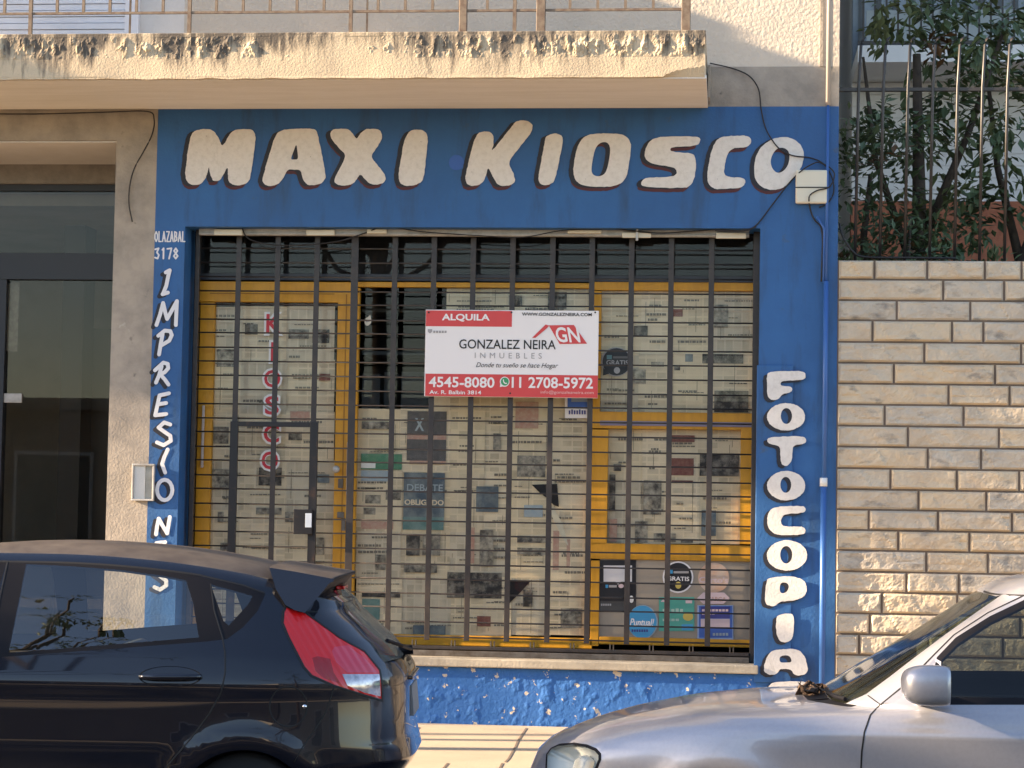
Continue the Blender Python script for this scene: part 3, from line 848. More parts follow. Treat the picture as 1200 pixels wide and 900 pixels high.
# dark transom above the frames
tr = MB(); jrect(tr, 228, 322, 888, 329.6, JY, .05)
t_o = tr.build("transom", K['frame_dark'], bld)
X0, X1, Z0, Z1 = rect(226, 262, 890, 322, GY); MB().box(X0, X1, GY - .02, GY - .014, Z0, Z1).build("pane", K['glass'], t_o)
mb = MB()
X0, X1, Z0, Z1 = rect(226, 262, 890, 326, .6); mb.box(X0, X1, .6, .62, Z0, Z1); mb.build("dark_room_sheet", K['dark'], t_o)  # near-black sheet stands in for the unlit room behind the glass

# door lettering on the glass
kl = empty("door_lettering", (sx(318, 460, GY), GY, sz(318, 460, GY)), "red KIOSCO letters with white outlines running down the yellow door's glass", "window lettering")
for c, x0, y0, x1, y1 in (("K", 312, 368, 330, 391), ("I", 317.5, 401, 323, 424), ("O", 309.5, 433.5, 328.5, 454), ("S", 310.5, 464, 327, 486), ("C", 309, 497.5, 327, 519), ("O", 306.5, 529, 326, 550)):
    dx = 0
    text("letter_outline", c, (x0, y0, x1, y1), GY - .003, K['white_vinyl'], kl, bold=.075, grow=.016)
    text("letter", c, (x0, y0, x1, y1), GY - .005, K['red_vinyl'], kl, bold=.02)

# ================================================================== newspapers behind the glass
pages = []
def page(x0, y0, x1, y1, where, look="grey newspaper page", m=None, tilt=0.0):
    i = len(pages)
    Y = NY + .0016 * (i % 7)
    X0, X1, Z0, Z1 = rect(x0, y0, x1, y1, Y)
    cx, cz = (X0 + X1) / 2, (Z0 + Z1) / 2
    nx, nz = 6, 6
    V, Fs = [], []
    for j in range(nz + 1):
        for k in range(nx + 1):
            x = X0 + (X1 - X0) * k / nx; z = Z0 + (Z1 - Z0) * j / nz
            V.append((x - (z - cz) * tilt, Y + .0012 * noise.noise(Vector((x * 9, i * 3.3, z * 9))), z + (x - cx) * tilt))
    for j in range(nz):
        for k in range(nx):
            a = j * (nx + 1) + k; Fs.append((a, a + 1, a + nx + 2, a + nx + 1))
    me = MB().add(V, Fs).mesh("newspaper_page")
    o = link("newspaper_page", me, m or K['news%d' % random.randrange(4)])
    so = o.modifiers.new("sheet", 'SOLIDIFY'); so.thickness = .0004; so.offset = 1
    tag(o, None, "newspaper", "newspaper pages taped behind the shop glass")
    pages.append(dict(o=o, r=(x0, y0, x1, y1), Y=Y, where=where, look=look, ph=[]))
def fill(x0, x1, y0, y1, cols, rows, where, jit=2.5):
    n = len(cols) - 1
    for c in range(n):
        for r_ in range(len(rows) - 1):
            a, b = x0 + (x1 - x0) * cols[c], x0 + (x1 - x0) * cols[c + 1]
            t, u = y0 + (y1 - y0) * rows[r_], y0 + (y1 - y0) * rows[r_ + 1]
            page(max(x0 - 1, a - random.uniform(0, jit)), max(y0 - 1, t - random.uniform(0, jit)), min(x1 + 1, b + random.uniform(0, jit)), min(y1 + 1, u + random.uniform(0, jit)),
                 (where, c, r_, n, len(rows) - 1), tilt=random.uniform(-.006, .006))
fill(246, 391, 360, 770, (0, .25, .62, 1), (0, .155, .30, .44, .58, .75, 1), "the yellow door's glass")
fill(524, 690, 338, 366, (0, .42, 1), (0, 1), "the top of the middle pane")
fill(418, 690, 480, 744, (0, .19, .41, .545, .66, .83, 1), (0, .27, .54, .75, 1), "the middle pane")
fill(505, 690, 366, 480, (0, .5, 1), (0, 1), "the for rent sign")
fill(705, 882, 342, 483, (0, .25, .47, .72, 1), (0, .52, 1), "the upper right pane")
fill(713, 867, 504, 637, (0, .27, .45, .68, 1), (0, .44, 1), "the lower right pane")
PH = [(743,382,759,394,'photo_dk'),(789,362,800,371,'photo_red'),(837,357,853,384,'photo'),(803,415,812,424,'photo_blue'),(823,415,871,426,'photo_dk'),(739,433,757,450,'photo'),(763,424,778,430,'photo'),(790,428,797,434,'photo_dk'),(837,458,877,483,'photo_dk'),
 (786,510,814,518,'photo_red'),(787,537,813,557,'photo_red'),(820,533,866,558,'photo_dk'),(787,563,812,566,'photo_red'),(714,556,721,599,'photo_dk'),(754,563,775,603,'photo'),(714,608,723,635,'photo_pink'),(744,611,759,636,'photo'),(766,625,792,635,'photo'),(822,598,839,628,'photo_blue'),(798,632,812,636,'photo_dk'),(719,544,728,552,'photo_dk'),
 (477,482,523,540,'photo_slate'),(477,510,523,515,'photo_pink'),(480,540,522,544,'photo_pink'),(423,532,471,550,'photo_green'),(423,541,440,548.5,'white_vinyl'),(423,551.5,455,564,'photo_sky'),(423,611,461,620,'photo_pink'),(473,554,521,606,'photo_blue'),(472,606,520,621,'photo_teal'),(476,626,492,651,'photo_dk'),(495,626,516,651,'photo'),(473,662,512,671,'photo'),
 (524,671,588,701,'photo_dk'),(558,570,584,600,'photo_blue'),(578,508,587,527,'photo'),(606,534,639,559,'photo'),(604,471,631,502,'photo_pink'),(424,694,469,700,'photo_dk'),(424,702,445,740,'photo_teal'),(484,733,522,746,'photo_blue'),(559,722,575,734,'photo_red'),(562,621,578,664,'photo'),(550,618,556,660,'photo_pink'),(657,713,682,736,'photo'),(613,691,624,711,'photo_dk'),(648,622,655,668,'photo_pink'),(664,632,668,664,'photo_pink'),(440,650,452,668,'photo'),(424,494,456,503,'photo'),
 (606,628,640,636,'photo'),(606,642,640,650,'photo'),(614,592,636,606,'photo_sky'),(452,574,470,586,'photo'),(428,580,446,590,'photo'),(426,595,440,603,'photo'),(596,346,612,358,'photo'),(642,342,664,362,'photo_dk'),
 (287,380,302,392,'photo_dk'),(254,409,275,430,'photo'),(338,386,362,397,'photo_dk'),(366,386,386,402,'photo_dk'),(374,438,387,446,'photo_red'),(340,482,363,493,'photo_pink'),(303,548,330,569,'photo_dk'),(300,595,330,603,'photo'),(248,550,268,574,'photo'),(338,508,354,516,'photo'),(255,600,262,612,'photo'),(258,636,268,650,'photo'),(372,556,386,566,'photo_blue'),(362,630,380,650,'photo'),(250,500,268,520,'photo'),(334,600,356,612,'photo'),(310,660,330,690,'photo')]
NAMES = {'photo': "grey photo", 'photo_dk': "dark photo", 'photo_red': "maroon block", 'photo_pink': "salmon pink block", 'photo_blue': "slate blue picture", 'photo_teal': "teal picture", 'photo_green': "green banner", 'photo_sky': "pale blue banner", 'photo_slate': "slate poster picture", 'white_vinyl': "white label"}
cnt = 0
for x0, y0, x1, y1, k in PH:
    cxp, cyp = (x0 + x1) / 2, (y0 + y1) / 2
    best = None
    for pg in pages:
        a, b, c, d = pg['r']
        if a <= cxp <= c and b <= cyp <= d: best = pg; break
    if best is None:
        best = min(pages, key=lambda g: abs((g['r'][0] + g['r'][2]) / 2 - cxp) + abs((g['r'][1] + g['r'][3]) / 2 - cyp))
    Y = NY - .0022 - .0004 * (cnt % 3); cnt += 1
    X0, X1, Z0, Z1 = rect(x0, y0, x1, y1, Y)
    mb = MB().add([(X0, Y, Z0), (X1, Y, Z0), (X1, Y, Z1), (X0, Y, Z1)], [(0, 1, 2, 3)])
    mb.build("printed_picture", K[k], best['o'])
    best['ph'].append(((x1 - x0) * (y1 - y0), k))
PYX = NY - .0045
pg_debate = next(g for g in pages if g['r'][0] <= 497 <= g['r'][2] and g['r'][1] <= 580 <= g['r'][3])
text("headline", "DEBATE", (477, 567.5, 519, 575.5), PYX, K['photo_sky'], pg_debate['o'], bold=.01)
text("headline", "OBLIGADO", (474, 585.5, 520, 592), PYX, K['news3'], pg_debate['o'], bold=.03)
pg_x = next(g for g in pages if g['r'][0] <= 500 <= g['r'][2] and g['r'][1] <= 500 <= g['r'][3])
text("headline", "X", (486, 490, 497, 505), PYX, K['photo_sky'], pg_x['o'], bold=.03)
K['type'] = mat("newspaper_type_black", (.13, .12, .105), .9, col2=(.27, .24, .195), nscale=60)
rh = random.Random(17)
for g_ in pages:
    # rows of headline words and small ruled boxes, too small in the photo to read
    x0, y0, x1, y1 = g_['r']
    mb = MB(); Yh = NY - .0018
    for _ in range(rh.randint(2, 4)):
        hy = rh.uniform(y0 + 3, y1 - 5); hx_ = rh.uniform(x0 + 1.5, x0 + (x1 - x0) * .45); hh = rh.choice((1.1, 1.5, 2.2, 2.8)); end = rh.uniform(hx_ + 6, x1 - 1.5)
        while hx_ < end:
            ww = min(rh.uniform(1.6, 5.0), x1 - 1 - hx_)
            if ww < .6: break
            X0, X1, Z0, Z1 = rect(hx_, hy, hx_ + ww, hy + hh, Yh); mb.add([(X0, Yh, Z0), (X1, Yh, Z0), (X1, Yh, Z1), (X0, Yh, Z1)], [(0, 1, 2, 3)])
            hx_ += ww + .8
    for _ in range(rh.randint(1, 2)):
        cx0 = rh.uniform(x0 + 2, x1 - 3); a_, b_ = sorted((rh.uniform(y0 + 1, y1 - 2), rh.uniform(y0 + 1, y1 - 2)))
        X0, X1, Z0, Z1 = rect(cx0, a_, cx0 + .55, b_, Yh - .0001); mb.add([(X0, Yh - .0001, Z0), (X1, Yh - .0001, Z0), (X1, Yh - .0001, Z1), (X0, Yh - .0001, Z1)], [(0, 1, 2, 3)])
    mb.build("headline_type", K['type'], g_['o'])
POSC = {2: ["left", "right"], 3: ["left", "middle", "right"], 4: ["first", "second", "third", "fourth"], 6: ["first", "second", "third", "fourth", "fifth", "sixth"]}
ROWN = {1: [""], 2: ["upper row", "lower row"], 4: ["top row", "second row", "third row", "bottom row"], 6: ["top row", "second row", "third row", "fourth row", "fifth row", "bottom row"]}
for g_ in pages:
    w, c, r_, nc, nr = g_['where']
    col = POSC[nc][c] + (" column" if nc > 2 else " side"); row = ROWN[nr][r_]
    pic = NAMES[max(g_['ph'])[1]] if g_['ph'] else "only grey type"
    g_['o']["label"] = ("newspaper page with %s, %s%s behind %s" % (pic, (row + " " if row else ""), col, w))
# dark tears and gaps between pages
tr_ = tag(MB().build("empty", K['dark']), None, None) if False else None
for nm, pts, lb in (("torn_gap", [(623, 568), (653, 567), (655, 594), (649, 592), (640, 583), (632, 577)], "dark hooked tear in the newspapers below the for rent sign"),
                    ("torn_gap", [(597, 681), (622, 681), (611, 693), (597, 707)], "dark triangular gap in the newspapers near the bottom of the middle pane")):
    o = flat(nm, [pts], NY - .004, K['dark'], None); tag(o, lb, "paper tear")
o = flat("paper_curl", [[(641, 592), (650, 597), (660, 615), (666, 640), (660, 632), (650, 612)]], NY - .0045, mat("curled_paper", (.60, .56, .45), .8), None)
tag(o, "pale curled newspaper corner hanging below the hooked tear", "paper curl")

# ================================================================== stickers
def sticker(name, label, cx_, cy_):
    return empty(name, (sx(cx_, cy_, GY - .004), GY - .004, sz(cx_, cy_, GY - .004)), label, "sticker")
SY = GY - .002
st = sticker("speech_bubble_sticker", "black speech bubble sticker reading GRATIS on the upper right pane", 722, 424)
flat("white_edge", [ell(722, 424, 17.6, 17.2)], SY, K['sign_grey'], st)
flat("bubble", [ell(722.5, 424, 16.4, 16)], SY - .0015, K['black_vinyl'], st)
flat("bubble_tail", [[(707, 431), (714, 438), (706.6, 440)]], SY - .0028, K['black_vinyl'], st)
text("lettering", "GRATIS", (710.5, 422, 736.5, 428), SY - .003, K['sign_grey'], st, bold=.02)
flat("teal_square", [[(711, 416), (717, 416), (717, 421), (711, 421)]], SY - .003, mat("dull_teal_vinyl", (.09, .22, .24), .4), st)
flat("small_bar", [[(718.5, 417.5), (736, 417.5), (736, 420), (718.5, 420)]], SY - .003, mat("dull_grey_vinyl", (.12, .12, .12), .4), st)
flat("hand_mark", [ell(723, 434, 3.6, 3.8)], SY - .003, mat("pale_grey_vinyl", (.42, .42, .42), .4), st)
st = sticker("round_onion_sticker", "small white bell shaped sticker on the dark part of the middle pane", 431, 375)
flat("sticker", [chaikin([(427, 377), (428, 373), (432, 371), (434, 368), (435, 374), (435, 379), (431, 382), (428, 381)])], SY, K['plastic'], st)
flat("dark_mark", [[(428.5, 375.5), (431.5, 374.5), (433.5, 375.5), (433, 377), (429, 377.5)]], SY - .0015, K['sign_grey'], st)
st = sticker("phone_card_sticker", "blue and white card sticker under the corner of the for rent sign", 676, 478)
flat("card", [[(662, 464), (689, 464), (689, 490), (662, 490)]], SY, K['sign_white'], st)
flat("blue_field", [[(665, 464), (688.6, 464), (688.6, 477), (665, 477)]], SY - .0015, K['royal'], st)
flat("pale_field", [[(669.5, 466), (688.6, 466), (688.6, 471), (669.5, 471)]], SY - .003, mat("slate_vinyl", (.22, .27, .32), .4), st)
for k in range(7):
    flat("illegible_type", [[(666.5 + k * 3, 481 - (k % 3 == 1) * 1.2), (668.3 + k * 3, 481 - (k % 3 == 1) * 1.2), (668.3 + k * 3, 485.5), (666.5 + k * 3, 485.5)]], SY - .003, K['navy'], st)
BYs = JY + .014
def bsticker(name, label, cx_, cy_):
    return empty(name, (sx(cx_, cy_, BYs), BYs, sz(cx_, cy_, BYs)), label, "sticker")
def cB(x, y): return (695 + .15833 * x, 650 + .15833 * y)
def bx(x0, y0, x1, y1): return [cB(x0, y0), cB(x1, y0), cB(x1, y1), cB(x0, y1)]
def bt(x0, y0, x1, y1): return (*cB(x0, y0), *cB(x1, y1))
st = bsticker("black_notice_sticker", "tall black notice with a white box on the infill board", 724, 686)
flat("sheet", [bx(47, 40, 318, 425)], BYs, K['black_vinyl'], st)
flat("white_box", [bx(78, 80, 288, 200)], BYs - .0015, mat("notice_white", (.62, .60, .60), .5), st)
flat("white_box_tail", [[cB(165, 199), cB(205, 199), cB(185, 222)]], BYs - .003, mat("notice_white_tail", (.62, .60, .60), .5), st)
flat("blue_mark", [bx(92, 222, 112, 246)], BYs - .0015, K['cyan'], st)
flat("small_bar", [bx(118, 225, 175, 243)], BYs - .0015, K['sign_grey'], st)
flat("pale_mark", [[cB(*q) for q in ell(208, 232, 20, 15)]], BYs - .0015, K['pinkish'], st)
flat("pale_mark", [[cB(*q) for q in ell(284, 330, 16, 27)]], BYs - .0015, K['white_vinyl'], st)
flat("grey_band", [bx(50, 345, 316, 422)], BYs - .0012, mat("charcoal_vinyl", (.05, .05, .05), .4), st)
for k in range(5): flat("illegible_type", [bx(58 + k * 16, 363, 70 + k * 16, 378)], BYs - .003, K['sign_grey'], st)
st = bsticker("round_black_sticker", "round black sticker with white rim reading GRATIS on the infill board", 795, 676)
flat("white_edge", [[cB(*q) for q in ell(629, 166, 114, 118)]], BYs, K['sign_white'], st)
flat("disc", [[cB(*q) for q in ell(629, 166, 102, 106)]], BYs - .0015, K['black_vinyl'], st)
text("lettering", "GRATIS", bt(548, 162, 712, 194), BYs - .003, K['sign_white'], st, bold=.02)
flat("teal_square", [bx(565, 112, 590, 140)], BYs - .003, K['cyan'], st)
flat("small_bar", [bx(596, 122, 708, 138)], BYs - .003, K['sign_grey'], st)
flat("yellow_dot", [[cB(*q) for q in ell(631, 226, 22, 26)]], BYs - .003, K['gold'], st)
st = bsticker("round_peach_sticker", "round peach sticker over a white ribbon on the infill board", 836, 682)
flat("disc", [[cB(*q) for q in ell(893, 170, 116, 112)]], BYs, K['peach'], st)
text("lettering", "Carto's", bt(785, 165, 1000, 208), BYs - .0015, K['pinkish'], st, bold=.02)
flat("ribbon", [[cB(770, 322), cB(815, 280), cB(970, 280), cB(1012, 322), cB(965, 364), cB(815, 364)]], BYs - .0017, K['pinkish'], st)
text("lettering", "CARGA", bt(845, 312, 985, 345), BYs - .003, K['photo_pink'], st, bold=.02)
st = bsticker("round_blue_sticker", "round bright blue sticker with white script low on the infill board", 753, 729)
flat("white_edge", [[cB(*q) for q in ell(368, 498, 112, 126)]], BYs - .004, K['photo_sky'], st)
flat("disc", [[cB(*q) for q in ell(364, 498, 106, 121)]], BYs - .0055, K['cyan'], st)
text("lettering", "Puntual!", bt(272, 472, 452, 530), BYs - .007, K['sign_white'], st, bold=.02, shear=.25)
for k in range(7): flat("illegible_type", [bx(285 + k * 18, 553, 298 + k * 18, 572)], BYs - .007, K['navy'], st)
st = bsticker("teal_leaflet", "green leaflet with a yellow dot on the infill board", 792, 719)
flat("sheet", [bx(487, 314, 750, 566)], BYs, K['teal'], st)
flat("blue_corner", [bx(655, 515, 738, 560)], BYs - .0015, K['cyan'], st)
flat("yellow_dot", [[cB(*q) for q in ell(703, 458, 38, 32)]], BYs - .0015, K['gold'], st)
flat("white_corner", [[cB(500, 350), cB(530, 314), cB(530, 350)]], BYs - .0015, K['pinkish'], st)
for k in range(5): flat("illegible_type", [bx(515 + k * 32, 402 - (k % 2) * 4, 538 + k * 32, 424)], BYs - .0015, mat("pale_green_type", (.35, .52, .45), .5) if k == 0 else bpy.data.materials["pale_green_type"], st)
for k in range(4): flat("illegible_type", [bx(515 + k * 32, 474, 540 + k * 32, 492)], BYs - .0015, bpy.data.materials["pale_green_type"], st)
flat("illegible_type", [bx(685, 338, 733, 360)], BYs - .0015, K['pinkish'], st)
st = bsticker("purple_blue_leaflet", "purple and blue leaflet beside the green leaflet on the infill board", 838, 730)
flat("sheet", [bx(772, 374, 1038, 640)], BYs, mat("pale_blue_edge", (.28, .38, .58), .4), st)
flat("blue_field", [bx(784, 380, 1030, 615)], BYs - .0015, K['royal'], st)
flat("purple_field", [bx(797, 385, 1012, 470)], BYs - .003, K['navy'], st)
flat("pink_field", [bx(797, 475, 1012, 540)], BYs - .003, K['pinkish'], st)
for k in range(8): flat("illegible_type", [bx(806 + k * 25, 404, 825 + k * 25, 420)], BYs - .0045, K['pinkish'], st)
for k in range(4): flat("illegible_type", [bx(806 + k * 25, 430, 825 + k * 25, 444)], BYs - .0045, K['pinkish'], st)
for k in range(5): flat("illegible_type", [bx(886 + k * 24, 580, 904 + k * 24, 600)], BYs - .0045, K['photo_sky'], st)

# ================================================================== the security grille
GX = 0.19                                    # plane of the flat bars
gr = empty("security_grille", (sx(650, 760, GX), GX, sz(650, 762, GX)), "dark iron security grille of flat uprights and thin rods across the shop front", "grille")
xl_, xr_ = sx(228.5, 500, GX), sx(885.5, 500, GX)
ztop_g = sz(560, 267.5, GX); zbot = sz(680, 763, GX)
MB().box(xl_ - .028, xl_ + .005, GX - .012, GX + .03, ZS + .13, ztop_g).build("side_frame", K['iron'], gr, bevel=.003)
MB().box(xr_ - .028, xr_ + .028, GX - .012, GX + .03, ZSILL + .001, ztop_g).build("side_frame", K['iron'], gr, bevel=.003)
zb_bar = sz(680, 754, GX)
ps = [279.5 + 46.3 * k for k in range(13)]
ps = [280, 325.7, 371.7, 416, 463, 508.7, 554.7, 601, 647.8, 694, 740.3, 786.8, 834]
hb = ztop_g - .02
for k, px_ in enumerate(ps):
    x = sx(px_, 300, GX)
    zlo = ZS + .14 if px_ < 420 else zb_bar
    w = .0195 if px_ != 416 else .026
    MB().box(x - w, x + w, GX - .004, GX + .004, zlo, hb).build("upright_bar", K['iron'], gr, bevel=.0015)
zh0 = sz(560, 292.3, GX); dzh = (zh0 - sz(560, 747.5, GX)) / 27
rod = MB()
rod.tube([(0, GX + .011, 0), (xr_ - .028 - xl_ - .005, GX + .011, 0)], .0058, 8)
rme = rod.mesh("rod", True); rme.materials.append(K['iron'])
for k in range(29):
    o = bpy.data.objects.new("rod", rme); COL.objects.link(o); adopt(o, gr)
    o.location = (xl_ + .005, 0, zh0 - dzh * k)
    o.location.z += random.uniform(-.003, .003); o.rotation_euler.y = random.uniform(-.0012, .0012)
    if k >= 28: o.location.z = zh0 - dzh * 27.95
# lower track: two flat rails with stubs between them
mb = MB()
xs_ = sx(432, 762, GX)
mb.box(xs_, xr_ - .03, GX - .035, GX + .03, sz(680, 764.5, GX), sz(680, 760.5, GX)); mb.build("bottom_rail", K['iron'], gr, bevel=.003)
mb = MB().box(xs_, xr_ - .03, GX - .05, GX + .035, ZSILL + .001, sz(680, 765.5, GX)); mb.build("floor_track", K['steel'], gr, bevel=.003)
stub = MB().box(-.016, -.008, GX - .03, GX + .0, 0, .055).box(.008, .016, GX - .03, GX + .0, 0, .055).mesh("track_hook"); stub.materials.append(K['steel'])
for k in range(4, 13):
    o = bpy.data.objects.new("track_hook", stub); COL.objects.link(o); adopt(o, gr)
    o.location = (sx(ps[k], 750, GX) + .14, 0, sz(680, 763, GX))
# wicket gate
wg = MB()
def gbar(px0, py0, px1, py1, y0=GX - .03, y1=GX - .006):
    X0, X1, Z0, Z1 = rect(px0, py0, px1, py1, GX); wg.box(X0, X1, y0, y1, Z0, Z1)
xg0, xg1 = sx(274, 560, GX), sx(367.5, 560, GX)
zt_ = sz(320, 494.5, GX)
wg.box(xg0 - .029, xg0 + .029, GX - .032, GX - .006, ZS + .14, zt_); wg.box(xg1 - .029, xg1 + .029, GX - .032, GX - .006, ZS + .14, zt_)
wg.box(xg0 + .03, xg1 - .03, GX - .032, GX - .006, zt_ - .036, zt_)
wgo = wg.build("wicket_gate", K['iron_gate'], gr, bevel=.003)
mb = MB(); X0, X1, Z0, Z1 = rect(346, 597, 368, 626, GX); mb.box(X0, X1, GX - .07, GX - .034, Z0, Z1); mb.build("lock_box", K['iron_gate'], wgo, bevel=.004)
mb = MB(); X0, X1, Z0, Z1 = rect(360, 601.5, 367.5, 618, GX); mb.box(X0, X1, GX - .074, GX - .0705, Z0, Z1); mb.build("cylinder_plate", mat("pale_metal_plate", (.55, .62, .70), .35), wgo, bevel=.003)

# pale strip along the window head, with ivory pieces clipped on it
hs = empty("head_rail", (sx(560, 272, .1), .1, ZH - .03), "pale aluminium rail running along the head of the shop window", "rail")
mb = MB(); X0, X1, Z0, Z1 = rect(233, 268.5, 878, 276.5, .12); mb.box(X0, X1, .12, .17, Z0, Z1); mb.box(X0, X1, .112, .119, Z0 + .006, Z0 + .016)
mb.build("rail", K['plastic_grey'], hs, bevel=.003)
LB = {0: "ivory plastic trunking piece at the left end of the window head", 1: "ivory plastic trunking piece above the right edge of the yellow door", 2: "short ivory trunking piece just right of the door head",
      3: "ivory trunking piece on the head rail above the MAXI KIOSCO gap", 4: "ivory trunking cross piece with an upright clip on the window head", 5: "ivory trunking piece at the right end of the window head"}
for k, (a, b, c, d) in enumerate(((251, 268.5, 284, 275.5), (359, 269, 392, 275.8), (430, 268.5, 453, 273.5), (665, 269.5, 705, 273.5), (729, 272.5, 763, 278.5), (839, 272.5, 874.5, 279.5))):
    tp = empty("trunking_piece", (sx((a + b) / 2, c, .1), .1, sz(a, c, .1)), LB[k], "trunking", "ivory trunking pieces along the window head")
    X0, X1, Z0, Z1 = rect(a, b, c, d, .09); MB().box(X0, X1, .085, .111, Z0, Z1).build("cover", K['plastic'], tp, bevel=.005)
    if k == 4:
        X0, X1, Z0, Z1 = rect(745, 265, 748, 282, .08); MB().box(X0, X1, .07, .084, Z0, Z1).build("clip", K['plastic_grey'], tp, bevel=.002)

# ================================================================== for-rent sign hung on the grille
SGY = .13
sg = empty("for_rent_sign", (sx(600, 466, SGY), SGY, sz(600, 466, SGY)), "white and red ALQUILA for rent board wired to the middle of the grille", "sign")
X0, X1, Z0, Z1 = rect(498, 363.5, 701, 465.5, SGY)
MB().box(X0, X1, SGY, SGY + .012, Z0, Z1).build("board", K['sign_white'], sg, bevel=.002)
def c5(x, y): return (490 + .18333 * x, 350 + .18333 * y)
def sbox(x0, y0, x1, y1): return (*c5(x0, y0), *c5(x1, y1))
def sflat(name, x0, y0, x1, y1, m, d=.0015):
    a, b, c, e = rect(*sbox(x0, y0, x1, y1), SGY); MB().add([(a, SGY - d, c), (b, SGY - d, c), (b, SGY - d, e), (a, SGY - d, e)], [(0, 1, 2, 3)]).build(name, m, sg)
sflat("red_band", 50, 77, 600, 178, K['sign_red'])
sflat("red_band", 46, 485, 1148, 628, K['sign_red'])
TD = SGY - .003
text("lettering", "ALQUILA", sbox(152, 97, 458, 147), TD, K['sign_white'], sg, bold=.03)
text("lettering", "WWW.GONZALEZNEIRA.COM", sbox(663, 90, 1110, 111), TD, K['sign_black'], sg, bold=.02)
text("lettering", "GONZALEZ NEIRA", sbox(262, 262, 880, 322), TD, K['sign_black'], sg, bold=.008)
text("lettering", "INMUEBLES", sbox(362, 346, 790, 382), TD, K['sign_grey'], sg, spacing=1.8)
text("lettering", "Donde tu sueño se hace Hogar", sbox(370, 410, 895, 450), TD, K['sign_black'], sg, shear=.35)
text("lettering", "4545-8080", sbox(68, 500, 488, 568), TD, K['sign_white'], sg, bold=.02)
text("lettering", "11 2708-5972", sbox(598, 502, 1118, 574), TD, K['sign_white'], sg, bold=.02)
text("lettering", "Av. R. Balbin 3814", sbox(72, 586, 403, 611), TD, K['sign_white'], sg, bold=.015)
text("lettering", "info@gonzalezneira.com", sbox(783, 588, 1122, 614), TD, mat("sign_pale_red", (.75, .45, .42), .4), sg, bold=.0)
flat("logo_roof", [[c5(728, 250), c5(815, 165), c5(838, 172), c5(822, 190), c5(750, 250)]], TD, K['sign_red'], sg)
flat("logo_field", [[c5(835, 170), c5(995, 168), c5(1080, 288), c5(905, 290)]], TD, K['sign_red'], sg)
text("logo_letters", "GN", sbox(880, 182, 1040, 280), TD - .0015, K['sign_white'], sg, bold=.02, shear=-.25)
flat("phone_badge", [[c5(*q) for q in ell(553, 531, 31, 32)]], TD, K['sign_white'], sg)
flat("phone_badge_tail", [[c5(525, 545), c5(545, 560), c5(522, 565)]], TD - .0007, K['sign_white'], sg)
flat("phone_badge_disc", [[c5(*q) for q in ell(554, 530, 25, 26)]], TD - .0015, K['sign_green'], sg)
strokes_mesh("handset", [[c5(545, 519), c5(547, 532), c5(556, 542), c5(565, 541)]], 1.2, TD - .003, K['sign_white'], sg)
flat("small_crest", [[c5(62, 195), c5(90, 195), c5(90, 210), c5(76, 222), c5(62, 212)]], TD, K['sign_grey'], sg)
for k in range(5): sflat("illegible_type", 97 + k * 18, 205, 110 + k * 18, 219, K['sign_grey'], .003)
for q in ((68, 88), (597, 88), (1132, 88), (588, 605)):
    flat("rivet", [[c5(*w) for w in ell(*q, 6, 6, 12)]], TD - .004, K['sign_black'], sg)
# wire ties
mb = MB()
p = at(506, 363, SGY); mb.tube([(p.x, SGY + .006, p.z - .01), (p.x + .01, SGY + .02, p.z + .03), (p.x + .012, GX - .006, p.z + .04)], .002, 6)
p = at(697, 363, SGY); mb.tube([(p.x, SGY + .006, p.z - .01), (p.x - .01, SGY + .02, p.z + .03), (p.x - .012, GX - .006, p.z + .04)], .002, 6)
mb.build("wire_tie", K['steel'], sg)

# ================================================================== boxes, pipes and cables on the front
jb = empty("junction_box", (sx(951, 240), -.05, sz(951, 240)), "cream plastic junction box on the right blue pier", "junction box")
X0, X1, Z0, Z1 = rect(932.5, 199, 969.5, 238.5, -.05)
mb = MB(); mb.box(X0, X1, -.055, -.001, Z0 + .002, Z1); mb.build("case", K['plastic'], jb, bevel=.012)
mb = MB(); zz = sz(951, 219.5, -.06); mb.box(X0 - .002, X1 + .002, -.058, -.0551, zz - .004, zz + .004); mb.build("lid_joint", K['cable'], jb)
um = empty("meter_cover", (sx(168, 587), -.01, sz(168, 587)), "small clear fronted meter cover on the left pillar", "meter cover")
X0, X1, Z0, Z1 = rect(154.5, 543.5, 181, 587, -.02)
mb = MB(); t_ = .014
mb.box(X0, X1, -.03, -.0045, Z0, Z0 + t_); mb.box(X0, X1, -.03, -.0045, Z1 - t_, Z1); mb.box(X0, X0 + t_, -.03, -.0045, Z0 + t_, Z1 - t_); mb.box(X1 - t_, X1, -.03, -.0045, Z0 + t_, Z1 - t_)
mb.build("frame", K['plastic_grey'], um, bevel=.003)
MB().box(X0 + t_, X1 - t_, -.0075, -.0045, Z0 + t_, Z1 - t_).build("back_plate", K['plastic_grey'], um)
MB().box(X0 + t_, X0 + .095, -.016, -.0078, Z0 + t_, Z1 - t_).build("white_plate", K['sign_white'], um)
MB().box(X0 + t_, X1 - t_, -.026, -.023, Z0 + t_, Z1 - t_).build("cover", K['glass'], um)
def pipe(name, label, pts, r, m, cat="pipe", n=10):
    root = MB()
    root.tube([tuple(p) for p in pts], r, n)
    o = root.build(name, m, None, smooth=True)
    return tag(o, label, cat)
def A(px_, py_, y=-.02): return at(px_, py_, y)
xx = sx(966, 450, -.02)
xpp = sx(965, 560, -.02)
cd = empty("conduit_pipe", (xpp, -.045, ZS), "blue painted conduit with a white collar running up the right edge of the blue front", "pipe")
MB().tube([(xpp, -.045, ZS + .01), (xpp, -.045, sz(965, 566, -.03))], .022, 10).build("wide_pipe", K['pipe_blue'], cd, smooth=True)
MB().tube([(xpp, -.045, sz(965, 570, -.03)), (xpp, -.045, sz(965, 560, -.03))], .026, 12).build("collar", K['white_vinyl'], cd, smooth=True)
